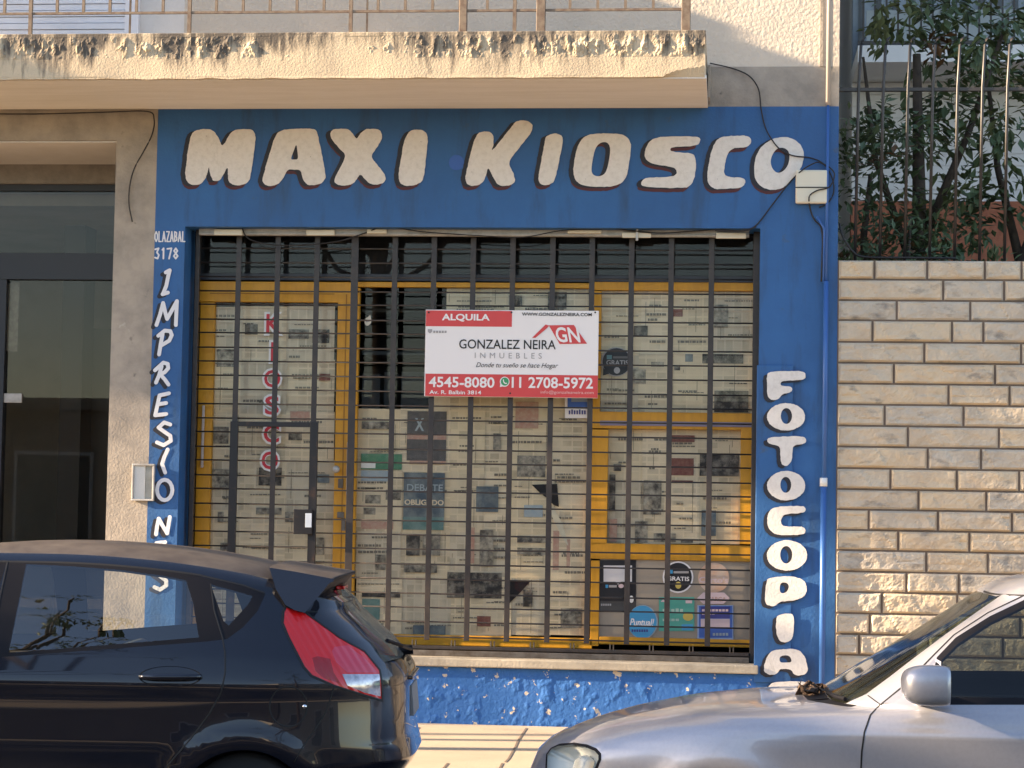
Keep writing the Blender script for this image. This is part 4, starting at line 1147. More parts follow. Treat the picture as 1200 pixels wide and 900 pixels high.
MB().tube([(xpp + .004, -.045, sz(965, 561, -.03)), (xpp + .006, -.045, sz(965, 330, -.03))], .018, 10).build("thin_pipe", K['pipe_blue'], cd, smooth=True)
MB().tube([(xpp + .006, -.04, sz(965, 331, -.03)), (xpp + .010, -.04, ZSOF)], .010, 10).build("thin_pipe", K['pipe_blue'], cd, smooth=True)
MB().tube([(xpp - .012, -.04, sz(965, 331, -.03)), (xpp - .010, -.04, sz(965, 268, -.03)), (xpp - .06, -.03, sz(965, 254, -.03))], .008, 10).build("thin_pipe", K['pipe_blue'], cd, smooth=True)
MB().tube([(xpp + .010, -.04, ZSOF + .001), (xpp + .02, -.04, ZBAND + 2.5)], .017, 10).build("bare_pipe", K['pipe_grey'], cd, smooth=True)
def cable(label, pts, r=.0048, y=-.02):
    P = [A(*p[:2], p[2] if len(p) > 2 else y) for p in pts]
    # smooth the run
    Q = []
    for i in range(len(P) - 1):
        p0, p1, p2, p3 = P[max(i - 1, 0)], P[i], P[i + 1], P[min(i + 2, len(P) - 1)]
        for k in range(6):
            t = k / 6
            Q.append(.5 * ((2 * p1) + (p2 - p0) * t + (2 * p0 - 5 * p1 + 4 * p2 - p3) * t * t + (3 * p1 - p0 - 3 * p2 + p3) * t ** 3))
    Q.append(P[-1])
    pipe("loose_cable", label, Q, r, K['cable'], "cable", 7)
cable("black cable under the balcony that drops down the left pillar", [(-40, 133), (40, 133.5), (120, 131.5), (172, 130.5), (180.5, 140), (178, 158), (168, 178), (158, 196), (152.5, 215), (151, 238), (155, 260)])
cable("black cable from the balcony end across the last O to the junction box", [(832, 74, -.03), (858, 80), (878, 89), (889, 105), (892, 128), (898, 152), (912, 173), (928, 182), (950, 185), (965, 192), (975, 208), (977, 225), (970, 238), (960, 243)])
cable("black cable sloping from the window corner up to the junction box", [(838, 270, -.01), (870, 271, -.01), (886, 264, -.01), (905, 240, -.02), (925, 214, -.02), (942, 198, -.065), (958, 190, -.05), (966, 193, -.05)])
cable("thin black cable looping over the lower half of the junction box", [(948, 236, -.065), (949, 229, -.068), (958, 223, -.068), (972, 219, -.065), (978, 205, -.05), (972, 196, -.04), (962, 191, -.04)], .005)
cable("slack black cable sagging under the window head above the door", [(284, 268, .08), (292, 280, .1), (320, 287, .1), (355, 287, .1), (395, 283, .1), (425, 274, .1), (440, 268, .08)], .005)
cable("slack black cable along the window head right of the door", [(440, 268, .08), (462, 267, .07), (500, 272, .08), (560, 276, .08), (612, 278, .08), (660, 270, .07), (720, 268, .07)], .004)
cable("black cable lying over the right half of the window head", [(720, 268, .07), (770, 273, .07), (810, 271, .07), (840, 269, .05), (868, 270, .02), (886, 266, -.012)], .005)
cable("grey cable hanging from the junction box to the conduit", [(948, 238, -.04), (951, 250), (955, 258), (962, 266), (964, 280), (963.5, 300), (962.5, 330)], .006)

# ================================================================== stone wall
K['stone'] = mat("split_face_stone", (.60, .50, .375), .95, spec=.08, col2=(.50, .42, .325), nscale=5, bump=.6, bscale=50, bdist=.01,
                 spots=[((.24, .225, .20), 5.0, .57, .74, (1, 1, 2.0))])
K['mortar'] = mat("brown_mortar", (.17, .125, .095), .95)
SW_Y = .0
sw = empty("stone_wall", (sx(1100, 700), .1, ZS), "split face stone block wall between the blue corner and the frame's right edge", "wall")
XS1 = XR + 6.5
rows_y = [305, 328, 352.5, 376, 401.5, 426, 450.5, 475, 500, 524.7, 550, 574.7, 598.5, 622.5, 646.5, 671.3, 695.5, 720.5, 745, 769.5]
rows_z = [sz(1090, y, SW_Y) for y in rows_y]
hz = rows_z[-2] - rows_z[-1]
while rows_z[-1] > ZS + .05: rows_z.append(rows_z[-1] - hz)
JX = [[79,188,307,383],[221,347],[125,277],[75,239,304],[182,382],[119,328],[232,358],[100,263],[148,336],[189,299],[112,249,378],[170,310],[67,210,363],[128,275],[186,313],[145,253],[94,250],[69,230],[47,190]]
rnd = random.Random(3)
V, Fs, MI = [], [], []
K['stone_b'] = mat("split_face_stone_grey", (.56, .485, .385), .95, spec=.08, col2=(.47, .41, .335), nscale=6, bump=.6, bscale=50, bdist=.01, spots=[((.20, .19, .175), 5.0, .54, .72, (1, 1, 2.0))])
K['stone_c'] = mat("split_face_stone_warm", (.63, .51, .36), .95, spec=.08, col2=(.54, .44, .33), nscale=4, bump=.6, bscale=50, bdist=.01, spots=[((.28, .255, .22), 6.0, .58, .72, (1, 1, 2.0))])
for r_ in range(len(rows_z) - 1):
    z1, z0 = rows_z[r_] - .0065, rows_z[r_ + 1] + .0065
    js = [XR + .002]
    if r_ < len(JX): js += [sx(980 + .567 * q, rows_y[min(r_, len(rows_y) - 1)], SW_Y) for q in JX[r_]]
    while js[-1] < XS1: js.append(js[-1] + rnd.uniform(.38, .85))
    for a, b in zip(js[:-1], js[1:]):
        x0, x1 = a + .0075, b - .0075
        st_ = .014 if x0 < 2.6 else .035
        nx = max(3, int((x1 - x0) / st_)); nz = 10 if x0 < 2.6 else 5
        base = rnd.uniform(.0, .010); off = rnd.uniform(0, 50); tilt = rnd.uniform(-.010, .010)
        b0 = len(V); tone = rnd.choice((0, 0, 1, 2))
        for j in range(nz + 1):
            for i in range(nx + 1):
                x = x0 + (x1 - x0) * i / nx; z = z0 + (z1 - z0) * j / nz
                e = min(i, nx - i) * (x1 - x0) / nx; e2 = min(j, nz - j) * (z1 - z0) / nz
                n1 = noise.fractal(Vector((x * 9 + off, off, z * 12)), .7, 2.1, 5)
                n2 = noise.cell(Vector((x * 5 + off + z * 3, off, z * 6)))
                d = .014 + base + .009 * n1 + .006 * n2 + tilt * (j / nz - .5)
                d = max(.002, d) * min(1, (min(e, e2 * 1.3) + .002) / .016)
                V.append((x, SW_Y - d, z))
        for j in range(nz):
            for i in range(nx):
                q = b0 + j * (nx + 1) + i; Fs.append((q, q + 1, q + nx + 2, q + nx + 1)); MI.append(tone)
mb = MB(); mb.v, mb.f, mb.mi = V, Fs, MI
mb.build("block_facing", [K['stone'], K['stone_b'], K['stone_c']], sw)
MB().box(XR + .001, XS1, .0005, .24, ZS - .2, rows_z[0] - .003).build("mortar_core", K['mortar'], sw)

# iron fence on the wall
fn = empty("iron_fence", (sx(1100, 300), .12, rows_z[0]), "dark iron spiked fence standing on top of the stone wall", "fence")
FY = .10
zr0 = sz(1090, 105, FY)
K['fence'] = mat("dark_fence_paint", (.022, .02, .02), .4, col2=(.04, .033, .03), nscale=20)
MB().box(XR + .002, XS1, FY - .018, FY + .018, zr0 - .012, zr0 + .012).build("rail", K['fence'], fn)
spx = (sx(1177, 300, FY) - sx(1002, 300, FY)) / 6
zt2 = sz(1095, 44, FY)
def spike():
    m_ = MB()
    z_ = rows_z[0] - .005
    m_.tube([(0, FY, z_), (.012, FY - .02, zr0 - .2), (.016, FY - .02, zr0 + .02), (.03, FY - .02, zt2 - .06), (.04, FY - .02, zt2 - .02), (.062, FY - .02, zt2)], [.011, .011, .011, .0105, .009, .006], 8)
    return m_.mesh("fence_bar", True)
fme = spike(); fme.materials.append(K['fence'])
x = sx(1002, 300, FY)
while x < XS1 - .1:
    o = bpy.data.objects.new("fence_bar", fme); COL.objects.link(o); adopt(o, fn); o.location.x = x
    x += spx
cable("dark garden hose lying along the top of the stone wall", [(984, 262, .04), (988, 278, .03), (999, 294, .03), (1013, 301, .03), (1060, 302, .03), (1120, 302.5, .03)], .008)

# ================================================================== yard behind the fence
K['siding'] = mat("white_siding", (.80, .80, .80), .7, col2=(.73, .74, .75), nscale=2)
K['redbrick'] = mat("red_brick_band", (.45, .16, .09), .9, col2=(.36, .12, .07), nscale=14, bump=.4, bscale=30)
K['corr'] = mat("grey_corrugated_sheet", (.27, .31, .34), .5, metal=.3, col2=(.21, .24, .26), nscale=4)
HY = 5.5
yb = empty("white_house", (2.6, HY, 0), "white boarded house with red brick base seen through the shrubs behind the fence", "house")
hx0, hx1 = XR + .4, XR + 9
zb1 = sz(1090, 236, HY)
mb = MB()
z = zb1
while z < sz(1090, 104, HY):
    mb.box(hx0, hx1, HY, HY + .2, z, z + .105)
    mb.box(hx0, hx1, HY + .012, HY + .2, z + .105, z + .115)
    z += .115
mb.build("siding_wall", K['siding'], yb)
MB().box(hx0, hx1, HY - .03, HY + .25, 0, zb1 - .002).build("brick_base", K['redbrick'], yb)
z0 = sz(1090, 95, HY - .9)
MB().box(hx0, hx1, HY - .9, HY + .2, z + .004, z + .16).build("balcony_slab", K['siding'], yb)
zsl = z + .16
V, Fs = [], []
n = 160
for i in range(n + 1):
    x = hx0 + (hx1 - hx0) * i / n
    y = HY - .02 + .03 * math.sin(i * 2.1)
    V += [(x, y, zsl), (x, y, zsl + 3.0)]
for i in range(n): Fs.append((2 * i, 2 * i + 2, 2 * i + 3, 2 * i + 1))
mb = MB().add(V, Fs).box(hx0, hx1, HY + .03, HY + .2, zsl, zsl + 3)
mb.build("shutter_wall", K['corr'], yb)
mb = MB(); mb.box(hx0, hx1, HY - .86, HY - .82, zsl + .02, zsl + .05); mb.box(hx0, hx1, HY - .86, HY - .82, zsl + .84, zsl + .88)
rl = mb.build("railing", K['fence'], yb)
bm_ = MB().box(-.009, .009, HY - .85, HY - .83, zsl + .05, zsl + .84).mesh("railing_bar"); bm_.materials.append(K['fence'])
x = hx0 + .05
while x < hx0 + 5.2:
    o = bpy.data.objects.new("railing_bar", bm_); COL.objects.link(o); adopt(o, rl); o.location.x = x; x += .105
MB().box(hx0 + .1, hx0 + 1.8, HY - .5, HY - .45, zsl, zsl + .42).build("planter_panel", mat("pale_glass_panel", (.40, .46, .47), .3), yb)
MB().box(hx0, hx1, HY + .2, HY + 5, 0, zsl + 3).build("house_body", K['siding'], yb)
MB().box(XR + .1, XR + 9, .26, HY - .04, -.01, 2.2).build("raised_bed", K['earth'], None)
tag(bpy.data.objects["raised_bed"], None, None, None, "structure")

K['bark'] = mat("dark_bark", (.07, .05, .035), .9, col2=(.035, .025, .02), nscale=14, bump=.6, bscale=30)
LEAF = [mat("leaf_green_%s" % n_, c, .55, col2=c2, nscale=2.2, spec=.35) for n_, c, c2 in (("dark", (.06, .095, .05), (.08, .125, .062)), ("mid", (.10, .15, .07), (.075, .115, .055)), ("olive", (.13, .17, .085), (.15, .185, .09)), ("rust", (.14, .075, .035), (.09, .05, .025)))]
def crown(name, clumps, nleaf, lsize, parent, rnd, mats, weights, droop=.3):
    V, Fs, MI = [], [], []
    for cx_, cy_, cz_, rx, ry, rz, dens in clumps:
        k = int(nleaf * dens)
        twigs = []
        for _ in range(max(3, k // 22)):
            while True:
                q = Vector((rnd.uniform(-1, 1), rnd.uniform(-1, 1), rnd.uniform(-1, 1)))
                if .15 < q.length < 1: break
            twigs.append(q)
        for t_ in twigs:
            mi = rnd.choices(range(len(mats)), weights)[0]
            dirn = Vector((rnd.uniform(-1, 1), rnd.uniform(-1, 1), rnd.uniform(-.4, .7))).normalized()
            for s in range(22):
                c = Vector((cx_ + t_.x * rx, cy_ + t_.y * ry, cz_ + t_.z * rz)) + dirn * (s / 22 - .3) * .34 + Vector((rnd.gauss(0, .05), rnd.gauss(0, .05), rnd.gauss(0, .05)))
                a = (dirn + Vector((rnd.uniform(-1, 1), rnd.uniform(-1, 1), rnd.uniform(-1, .4) - droop))).normalized()
                b = a.cross(Vector((rnd.uniform(-.5, .5), rnd.uniform(-.5, .5), 1))).normalized()
                l = lsize * rnd.uniform(.7, 1.35); w = l * .22
                nrm = a.cross(b) * l * .08
                i0 = len(V)
                V += [c, c + a * l * .5 + b * w - nrm, c + a * l, c + a * l * .5 - b * w - nrm]
                Fs.append((i0, i0 + 1, i0 + 2, i0 + 3)); MI.append(mi)
    m = MB(); m.v = [tuple(v) for v in V]; m.f = Fs; m.mi = MI
    me = m.mesh(name)
    return link(name, me, mats, parent)
def plant(name, label, cat, base, stems, clumps, nleaf, lsize, seed, weights, group=None):
    rnd = random.Random(seed)
    root = empty(name, base, label, cat, group)
    mb = MB()
    for pts, r in stems:
        n = len(pts); mb.tube([Vector(base) + Vector(p) for p in pts], [r * (1 - .7 * i / (n - 1)) for i in range(n)], 8)
    mb.build("trunk", K['bark'], root, smooth=True)
    crown("foliage", [(base[0] + c[0], base[1] + c[1], base[2] + c[2], *c[3:]) for c in clumps], nleaf, lsize, root, rnd, LEAF, weights)
    return root
def PB(px_, Y): return sx(px_, 300, Y)
BZ = 2.2
plant("evergreen_shrub", "dense dark shrub pressed against the fence next to the blue corner", "shrub", (PB(1020, .9), .9, BZ),
      [([(0, 0, 0), (.05, .02, .7), (-.05, .05, 1.5), (0, .05, 2.0)], .05), ([(.1, 0, 0), (.25, 0, .8), (.3, .1, 1.7)], .035)],
      [(-.15, 0, 1.5, .40, .3, .45, 1), (.10, .05, 1.9, .42, .3, .45, 1), (-.15, .05, 2.2, .3, .3, .3, .7), (.35, .1, 1.55, .3, .3, .4, .8), (.2, 0, 2.35, .4, .3, .2, .6)], 290, .085, 11, (7, 3, 1, .3))
plant("broadleaf_tree", "leafy tree with a dark upright trunk behind the middle of the fence", "tree", (PB(1073, 1.4), 1.4, BZ),
      [([(0, 0, 0), (.0, .05, .9), (.03, .05, 1.8), (.0, .0, 3.0)], .10), ([(.03, .05, 1.5), (.4, .1, 2.4), (.7, .1, 3.3)], .04), ([(0, .05, 1.3), (-.3, .1, 2.2), (-.4, .1, 3.0)], .035)],
      [(.1, 0, 1.6, .45, .4, .4, 1), (.45, .05, 2.2, .5, .4, .5, 1.1), (-.1, .1, 2.4, .45, .4, .4, .8), (.5, 0, 3.1, .6, .4, .4, 1.2), (-.05, 0, 3.2, .35, .4, .3, .6), (.3, .1, 1.35, .35, .3, .25, .6)], 280, .11, 12, (4, 5, 2, .2))
plant("leaning_tree", "tree with a dark leaning trunk at the right edge behind the fence", "tree", (PB(1140, 1.8), 1.8, BZ),
      [([(-.1, 0, 0), (.15, .0, .7), (.38, .05, 1.4), (.75, .05, 2.4), (1.0, 0, 3.4)], .10), ([(.38, .05, 1.4), (.2, .1, 2.2), (.1, .1, 3.1)], .04), ([(0, .1, .05), (.6, .2, .55), (1.0, .2, .9)], .05)],
      [(.1, 0, 2.6, .6, .4, .45, 1.2), (.6, .1, 3.1, .6, .4, .5, 1.3), (-.1, .05, 3.3, .5, .4, .4, 1), (.9, 0, 2.4, .4, .4, .4, .9), (.1, 0, 1.9, .35, .3, .3, .6), (.9, .1, 1.7, .3, .3, .25, .4)], 290, .12, 13, (6, 4, 2, .1))
plant("leafy_shrub", "loose shrub with brownish lower leaves low behind the fence", "shrub", (PB(1120, .8), .8, BZ),
      [([(0, 0, 0), (.1, 0, .5), (.05, 0, 1.1)], .03), ([(-.2, 0, 0), (-.3, 0, .6), (-.25, .05, 1.2)], .025), ([(.3, 0, 0), (.35, .1, .7)], .025)],
      [(-.3, 0, 1.25, .35, .25, .25, .55), (.15, 0, 1.25, .35, .25, .25, .5), (-.1, 0, 1.05, .45, .25, .15, .35), (.4, .1, 1.1, .3, .2, .2, .3)], 400, .07, 14, (3, 4, 2, 3))
plant("low_shrub", "brownish low shrub at the foot of the fence beside the blue corner", "shrub", (PB(1030, .6), .6, BZ),
      [([(0, 0, 0), (.1, 0, .6), (.05, 0, 1.2)], .03), ([(-.15, 0, 0), (-.2, 0, .7), (-.1, .05, 1.3)], .025)],
      [(-.1, 0, 1.25, .3, .2, .2, .5), (.25, 0, 1.2, .3, .2, .2, .45)], 360, .07, 15, (4, 2, 1, 4))

# ================================================================== across the street and along the kerb (outside the frame; lights, shades and mirrors)
K['win_far'] = mat("far_window_pane", (.09, .10, .11), .2)
K['opp'] = mat("opposite_house_render", (.34, .26, .19), .9, col2=(.28, .21, .16), nscale=1.5)
K['opp2'] = mat("opposite_house_pale", (.50, .45, .38), .9, col2=(.44, .40, .33), nscale=1.5)
def house(name, label, x0, x1, y1, h, m, seed):
    rnd = random.Random(seed)
    r0 = empty(name, ((x0 + x1) / 2, y1, 0), label, "house")
    MB().box(x0, x1, y1 - 8, y1, -.02, h).build("wall", m, r0)
    MB().box(x0 - .05, x1 + .05, y1 - 8, y1 + .25, h, h + .2).build("roof", K['concrete'], r0)
    x = x0 + 1
    while x < x1 - 2:
        for z in [1.0] + ([4.0] if h > 5.5 else []):
            w = MB().box(x - .06, x + 1.36, y1 + .002, y1 + .06, z - .06, z + 1.56).build("window", K['siding'], r0)
            MB().box(x, x + 1.3, y1 + .061, y1 + .07, z, z + 1.5).build("pane", K['win_far'], w)
        x += rnd.uniform(2.4, 3.4)
    return r0
house("low_house", "low brown house across the street behind the viewer", -16, 3, -19.5, 3.3, K['opp'], 1)
house("pale_house", "pale house across the street beside the brown one", 3.2, 14, -19.5, 4.6, K['opp2'], 2)
house("tall_house", "taller house across the street to the left", -30, -16.2, -19.8, 6.4, K['opp2'], 3)
def street_tree(label, base, h, seed, nclump, dens, mats_w):
    rnd = random.Random(seed)
    stems = [([(0, 0, 0), (.08, .05, h * .3), (.0, .1, h * .6), (.15, .0, h * .95)], .15)]
    cl = []
    for k in range(nclump):
        a = rnd.uniform(0, 6.28); rr = rnd.uniform(.8, 2.3); z = h * rnd.uniform(.55, 1.0)
        p = (math.cos(a) * rr, math.sin(a) * rr, z)
        stems.append(([(0.02, .08, h * rnd.uniform(.35, .6)), (p[0] * .5, p[1] * .5, z * .85), p, (p[0] * 1.35, p[1] * 1.35, z + .35)], .045))
        cl.append((*p, .6, .6, .35, dens))
        cl.append((p[0] * 1.3, p[1] * 1.3, z + .3, .4, .4, .3, dens * .5))
    plant("street_tree", label, "tree", base, stems, cl, 500, .10, seed, mats_w)
plant("added_kerb_tree", "added slender tree at the kerb far left, its flat crown shading the stone wall", "tree", (-16.4, -3.3, ZS),  # unseen tree, added to shade the stone wall's middle courses
      [([(0, 0, 0), (.05, .05, 3), (.1, .2, 6), (.2, .3, 8.4)], .09)],
      [(.0, .3, 7.88, 1.3, .7, .24, 1), (.9, .3, 7.9, .6, .55, .22, .5), (-.9, .3, 7.86, .7, .6, .24, .6)], 1200, .11, 33, (4, 4, 1, 0))
street_tree("sparse street tree on the far pavement behind the viewer", (-5.0, -14.2, .13), 10.5, 21, 16, .16, (4, 4, 1, 0))
plant("added_kerb_tree", "second added slender tree at the kerb further left, dappling the shop window", "tree", (-20.2, -3.3, ZS),  # another unseen tree, added to break up sun on the lower window
      [([(0, 0, 0), (.05, .05, 3), (.1, .2, 6), (.2, .3, 8.2)], .08)],
      [(.0, .3, 7.45, 1.2, .7, .55, .55), (.9, .3, 7.4, .6, .55, .4, .3)], 900, .13, 34, (4, 4, 1, 0))
street_tree("sparse street tree on the far pavement to the right", (3.5, -16.4, .13), 7.0, 22, 9, .35, (4, 4, 1, 0))
plant("added_plane_tree", "large plane tree added up the street to keep sun off the silver saloon", "tree", (-24, -13.6, .13),  # unseen tree with coarse leaves, added to block sun from the silver car
      [([(0, 0, 0), (.1, .1, 2.5), (0, .2, 5), (.2, .4, 8)], .28), ([(0, .1, 3), (.6, 1.8, 5.5), (.8, 3.2, 7.5)], .12), ([(0, .1, 3.5), (-.6, -1.5, 6), (-.8, -2.5, 8)], .12)],
      [(0, 3.0, 6.6, 2.2, 1.8, 1.6, 1), (.6, 1.0, 8, 2.2, 2.0, 1.6, 1), (-.5, -1.5, 8, 2.2, 2.2, 1.6, 1), (.5, 3.6, 8.4, 2, 1.6, 1.4, 1), (.2, 1.6, 5.6, 1.6, 1.6, 1, .8)], 900, .34, 31, (4, 4, 1, 0))
def pole(label, x, y, h, r):
    root = empty("street_pole", (x, y, ZS), label, "pole")
    MB().tube([(x, y, ZS - .01), (x, y, ZS + h)], [r, r * .75], 10).build("post", K['pipe_grey'], root, smooth=True)
    MB().box(x - .4, x + .4, y - .03, y + .03, ZS + h - .5, ZS + h - .42).build("cross_arm", K['iron'], root)
pole("grey utility pole at the kerb left of the frame", -9.6, -2.9, 7.0, .09)
pole("second grey pole a little further left along the kerb", -11.0, -2.6, 6.5, .06)

# ================================================================== parked cars
class Car:
    """body surface: horizontal slices are superellipses whose length and width change with height"""
    def __init__(s, x0, yc, zt, lf, lr, w, nf, nr, fx, kz, zr, cap, wheels, wr, arch, zrows, wsm=15):
        s.x0, s.yc, s.zr, s.cap, s.wheels, s.wr, s.arch = x0, yc, zr, cap, wheels, wr, arch
        zz = np.linspace(min(zt[0], .2), zr + .02, 700)
        def tab(t, sm=7):
            a = np.interp(zz, [q[0] for q in t], [q[1] for q in t])
            k = np.ones(sm) / sm
            return np.convolve(np.pad(a, sm // 2, 'edge'), k, 'valid')
        s.zz = zz; s.LF, s.LR, s.W, s.NF, s.NR = tab(lf, 5), tab(lr, 9), tab(w, wsm), tab(nf), tab(nr)
        s.fx, s.kz = fx, kz
        s.zmin = zt[0]; s.zrows = zrows
    def par(s, z, front):
        z = min(max(z, s.zz[0]), s.zz[-1])
        i = (z - s.zz[0]) / (s.zz[1] - s.zz[0]); a = int(min(i, len(s.zz) - 2)); f = i - a
        g = lambda T: T[a] * (1 - f) + T[a + 1] * f
        return (g(s.LF), g(s.NF), g(s.W)) if front else (g(s.LR), g(s.NR), g(s.W))
    def flare(s, x, z):
        d = 0
        for wx in s.wheels:
            r = math.hypot(x - wx, z - s.wr)
            d += .016 * math.exp(-((r - s.arch - .045) / .055) ** 2)
        return d
    def pt(s, t, z, side=-1):
        L, n, w = s.par(z, t < 0)
        ph = abs(t) * math.pi / 2; sn, cs = math.sin(ph), max(math.cos(ph), 0)
        r = (sn ** n + cs ** n) ** (-1 / n)
        x = s.x0 + (-1 if t < 0 else 1) * L * sn * r
        y = w * cs * r
        z2 = z + s.kz(z) * s.fx(x)
        if cs > .5: y += s.flare(x, z2) * min(1, (cs - .5) * 4)
        return Vector((x, s.yc + side * y, z2))
    def nrm(s, t, z, side=-1):
        e = .004
        t = min(max(t, -1 + e), 1 - e)
        a = s.pt(t + e, z, side) - s.pt(t - e, z, side)
        b = s.pt(t, z + .006, side) - s.pt(t, z - .006, side)
        n = a.cross(b)
        n = n.normalized()
        p = s.pt(t, z, side)
        o = Vector((p.x - s.x0, (p.y - s.yc) * 2, .05 if z > .6 else 0))
        if n.dot(o) < 0: n = -n
        return n
    def g(s, p):
        z = p.z
        f = s.fx(p.x)
        for _ in range(6): z = p.z - s.kz(z) * f
        if z < .2: return 5.0, z
        over = max(0.0, z - s.zr) * 30
        z = min(z, s.zr)
        front = p.x < s.x0
        L, n, w = s.par(z, front)
        return (abs(p.x - s.x0) / L) ** n + (abs(p.y - s.yc) / w) ** n - 1 + (over + .001 if over > 0 else 0), z
    def hit(s, px, py):
        d = ray(px, py); d = d / d.y
        best = None; prev = None
        k = 0.0
        Y0 = s.yc - 1.0
        N = 260
        for i in range(N):
            Y = Y0 + i * .005
            p = ORG + d * (Y - ORG.y)
            gv, z = s.g(p)
            if best is None or gv < best[0]: best = (gv, p, z)
            if gv < 0:
                lo, hi = Y - .005, Y
                for _ in range(10):
                    m = (lo + hi) / 2; pm = ORG + d * (m - ORG.y); gm, zm = s.g(pm)
                    if gm < 0: hi = m; best = (gm, pm, zm)
                    else: lo = m
                break
        gv, p, z = best
        L, n, w = s.par(z, p.x < s.x0)
        X = abs(p.x - s.x0) / L; Yn = max(0.0, -(p.y - s.yc) / w)
        t = math.atan2(X, Yn) / (math.pi / 2)
        return (-t if p.x < s.x0 else t, z)
    def trace(s, pts, closed=True, step=3.0):
        q = []
        n = len(pts)
        for i in range(n if closed else n - 1):
            a, b = pts[i], pts[(i + 1) % n]
            k = max(1, int(math.hypot(b[0] - a[0], b[1] - a[1]) / step + .5))
            for j in range(k):
                q.append(s.hit(a[0] + (b[0] - a[0]) * j / k, a[1] + (b[1] - a[1]) * j / k))
        if not closed: q.append(s.hit(*pts[-1]))
        return q
    TS = 2.6
    def build(s, regions, default, parent):
        """regions: list of (name, polygon in (t,z), materials, mirrored 'both'|'join'); first match wins. Returns the parts."""
        TS = s.TS
        V, E = [], []
        for nm, poly, *_ in regions:
            b = len(V); V += [Vector((q[0] * TS, q[1])) for q in poly]
            E += [(b + i, b + (i + 1) % len(poly)) for i in range(len(poly))]
        for wx in s.wheels:                      # wheel arch circle in (t,z)
            ring = []
            for k in range(33):
                a = math.pi * k / 32
                x = wx + s.arch * math.cos(a); z = s.wr + s.arch * math.sin(a)
                ring.append((s.t_of(x, z), z))
            ring.append((ring[-1][0], s.zmin)); ring.append((ring[0][0], s.zmin))
            b = len(V); V += [Vector((q[0] * TS, q[1])) for q in ring]
            E += [(b + i, b + (i + 1) % len(ring)) for i in range(len(ring))]
            regions = [("__arch", ring, None, None)] + regions
        b = len(V)
        nt = 150
        ts = [-1 + 2 * i / nt for i in range(nt + 1)]
        for j, z in enumerate(s.zrows):
            for t in ts: V.append(Vector((t * TS, z)))
        r = delaunay_2d_cdt(V, E, [], 0, 1e-5)
        P, T = [(p.x / TS, p.y) for p in r[0]], r[2]
        P = [(min(1, max(-1, t)), z) for t, z in P]
        groups = {}
        bbs = [(min(q[0] for q in poly), max(q[0] for q in poly), min(q[1] for q in poly), max(q[1] for q in poly)) for _, poly, *_2 in regions]
        for tri in T:
            if len(tri) != 3: continue
            c = (sum(P[i][0] for i in tri) / 3, sum(P[i][1] for i in tri) / 3)
            hitr = None
            for k, rg in enumerate(regions):
                bb = bbs[k]
                if bb[0] <= c[0] <= bb[1] and bb[2] <= c[1] <= bb[3] and inside(c, rg[1]): hitr = k; break
            if hitr is not None and regions[hitr][0] == "__arch": continue
            groups.setdefault(hitr, []).append(tri)
        cache = {}
        out = {}
        for k, tris in groups.items():
            nm, mats, mode = (default[0], default[1], 'join') if k is None else (regions[k][0], regions[k][2], regions[k][3])
            sides = [(-1,), (1,)] if mode == 'both' else [(-1, 1)]
            for sd in sides:
                vs_, ns, fs, mi = [], [], [], []
                idx = {}
                lining = len(mats) > 1
                for side in sd:
                    for tri in tris:
                        f = []
                        for i in tri:
                            key = (i, side if abs(P[i][0]) < .9995 else 0)
                            if key not in idx:
                                ck = (i, side)
                                if ck not in cache: cache[ck] = (s.pt(*P[i], side), s.nrm(*P[i], side))
                                idx[key] = len(vs_); vs_.append(cache[ck][0]); ns.append(cache[ck][1])
                            f.append(idx[key])
                        a, b_, c_ = (vs_[q] for q in f)
                        if (b_ - a).cross(c_ - a).dot(ns[f[0]] + ns[f[1]] + ns[f[2]]) < 0: f = f[::-1]
                        fs.append(tuple(f)); mi.append(0)
                if lining:
                    n0 = len(vs_)
                    vs_ += [v - n * .014 for v, n in zip(vs_, ns)]
                    fs += [tuple(n0 + q for q in reversed(f)) for f in fs]; mi += [1] * len(mi)
                    ns += [-n for n in ns]
                m = MB(); m.v, m.f, m.mi = [tuple(v) for v in vs_], fs, mi
                me = m.mesh(nm, True)
                me.normals_split_custom_set_from_vertices([tuple(n) for n in ns])
                out.setdefault(nm, []).append((link(nm, me, mats, parent), sd))
        return out
    def t_of(s, x, z):
        L, n, w = s.par(z, x < s.x0)
        X = min(abs(x - s.x0) / L, .9999); Yn = (1 - X ** n) ** (1 / n)
        t = math.atan2(X, Yn) / (math.pi / 2)
        return -t if x < s.x0 else t
    def roof(s, mats, parent, p=4.5, q=.5):
        nt = 120
        ring = [s.pt(-1 + 2 * i / nt, s.zr, -1) for i in range(nt + 1)] + [s.pt(1 - 2 * i / nt, s.zr, 1) for i in range(1, nt)]
        ring = [Vector((v.x, v.y, 0)) for v in ring]
        xa = min(v.x for v in ring); xb = max(v.x for v in ring); c = Vector(((xa + xb) / 2, s.yc, 0))
        rs = [1, .985, .96, .92, .87, .8, .72, .62, .5, .36, .2, .06]
        V = []
        for r in rs:
            for v in ring:
                w = c + (v - c) * r
                V.append((w.x, w.y, s.zr + s.cap * (1 - math.exp(-(1 - r) * 6.5)) / (1 - math.exp(-6.5)) + s.fx(w.x)))
        n = len(ring); Fs = []
        for a in range(len(rs) - 1):
            for i in range(n): Fs.append((a * n + i, a * n + (i + 1) % n, (a + 1) * n + (i + 1) % n, (a + 1) * n + i))
        Fs.append(tuple((len(rs) - 1) * n + i for i in range(n)))
        m = MB().add(V, Fs)
        # inner headlining
        b0 = len(m.v)
        m.add([(v[0], s.yc + (v[1] - s.yc) * .97, v[2] - .016) for v in V], [tuple(reversed(f)) for f in Fs], 1)
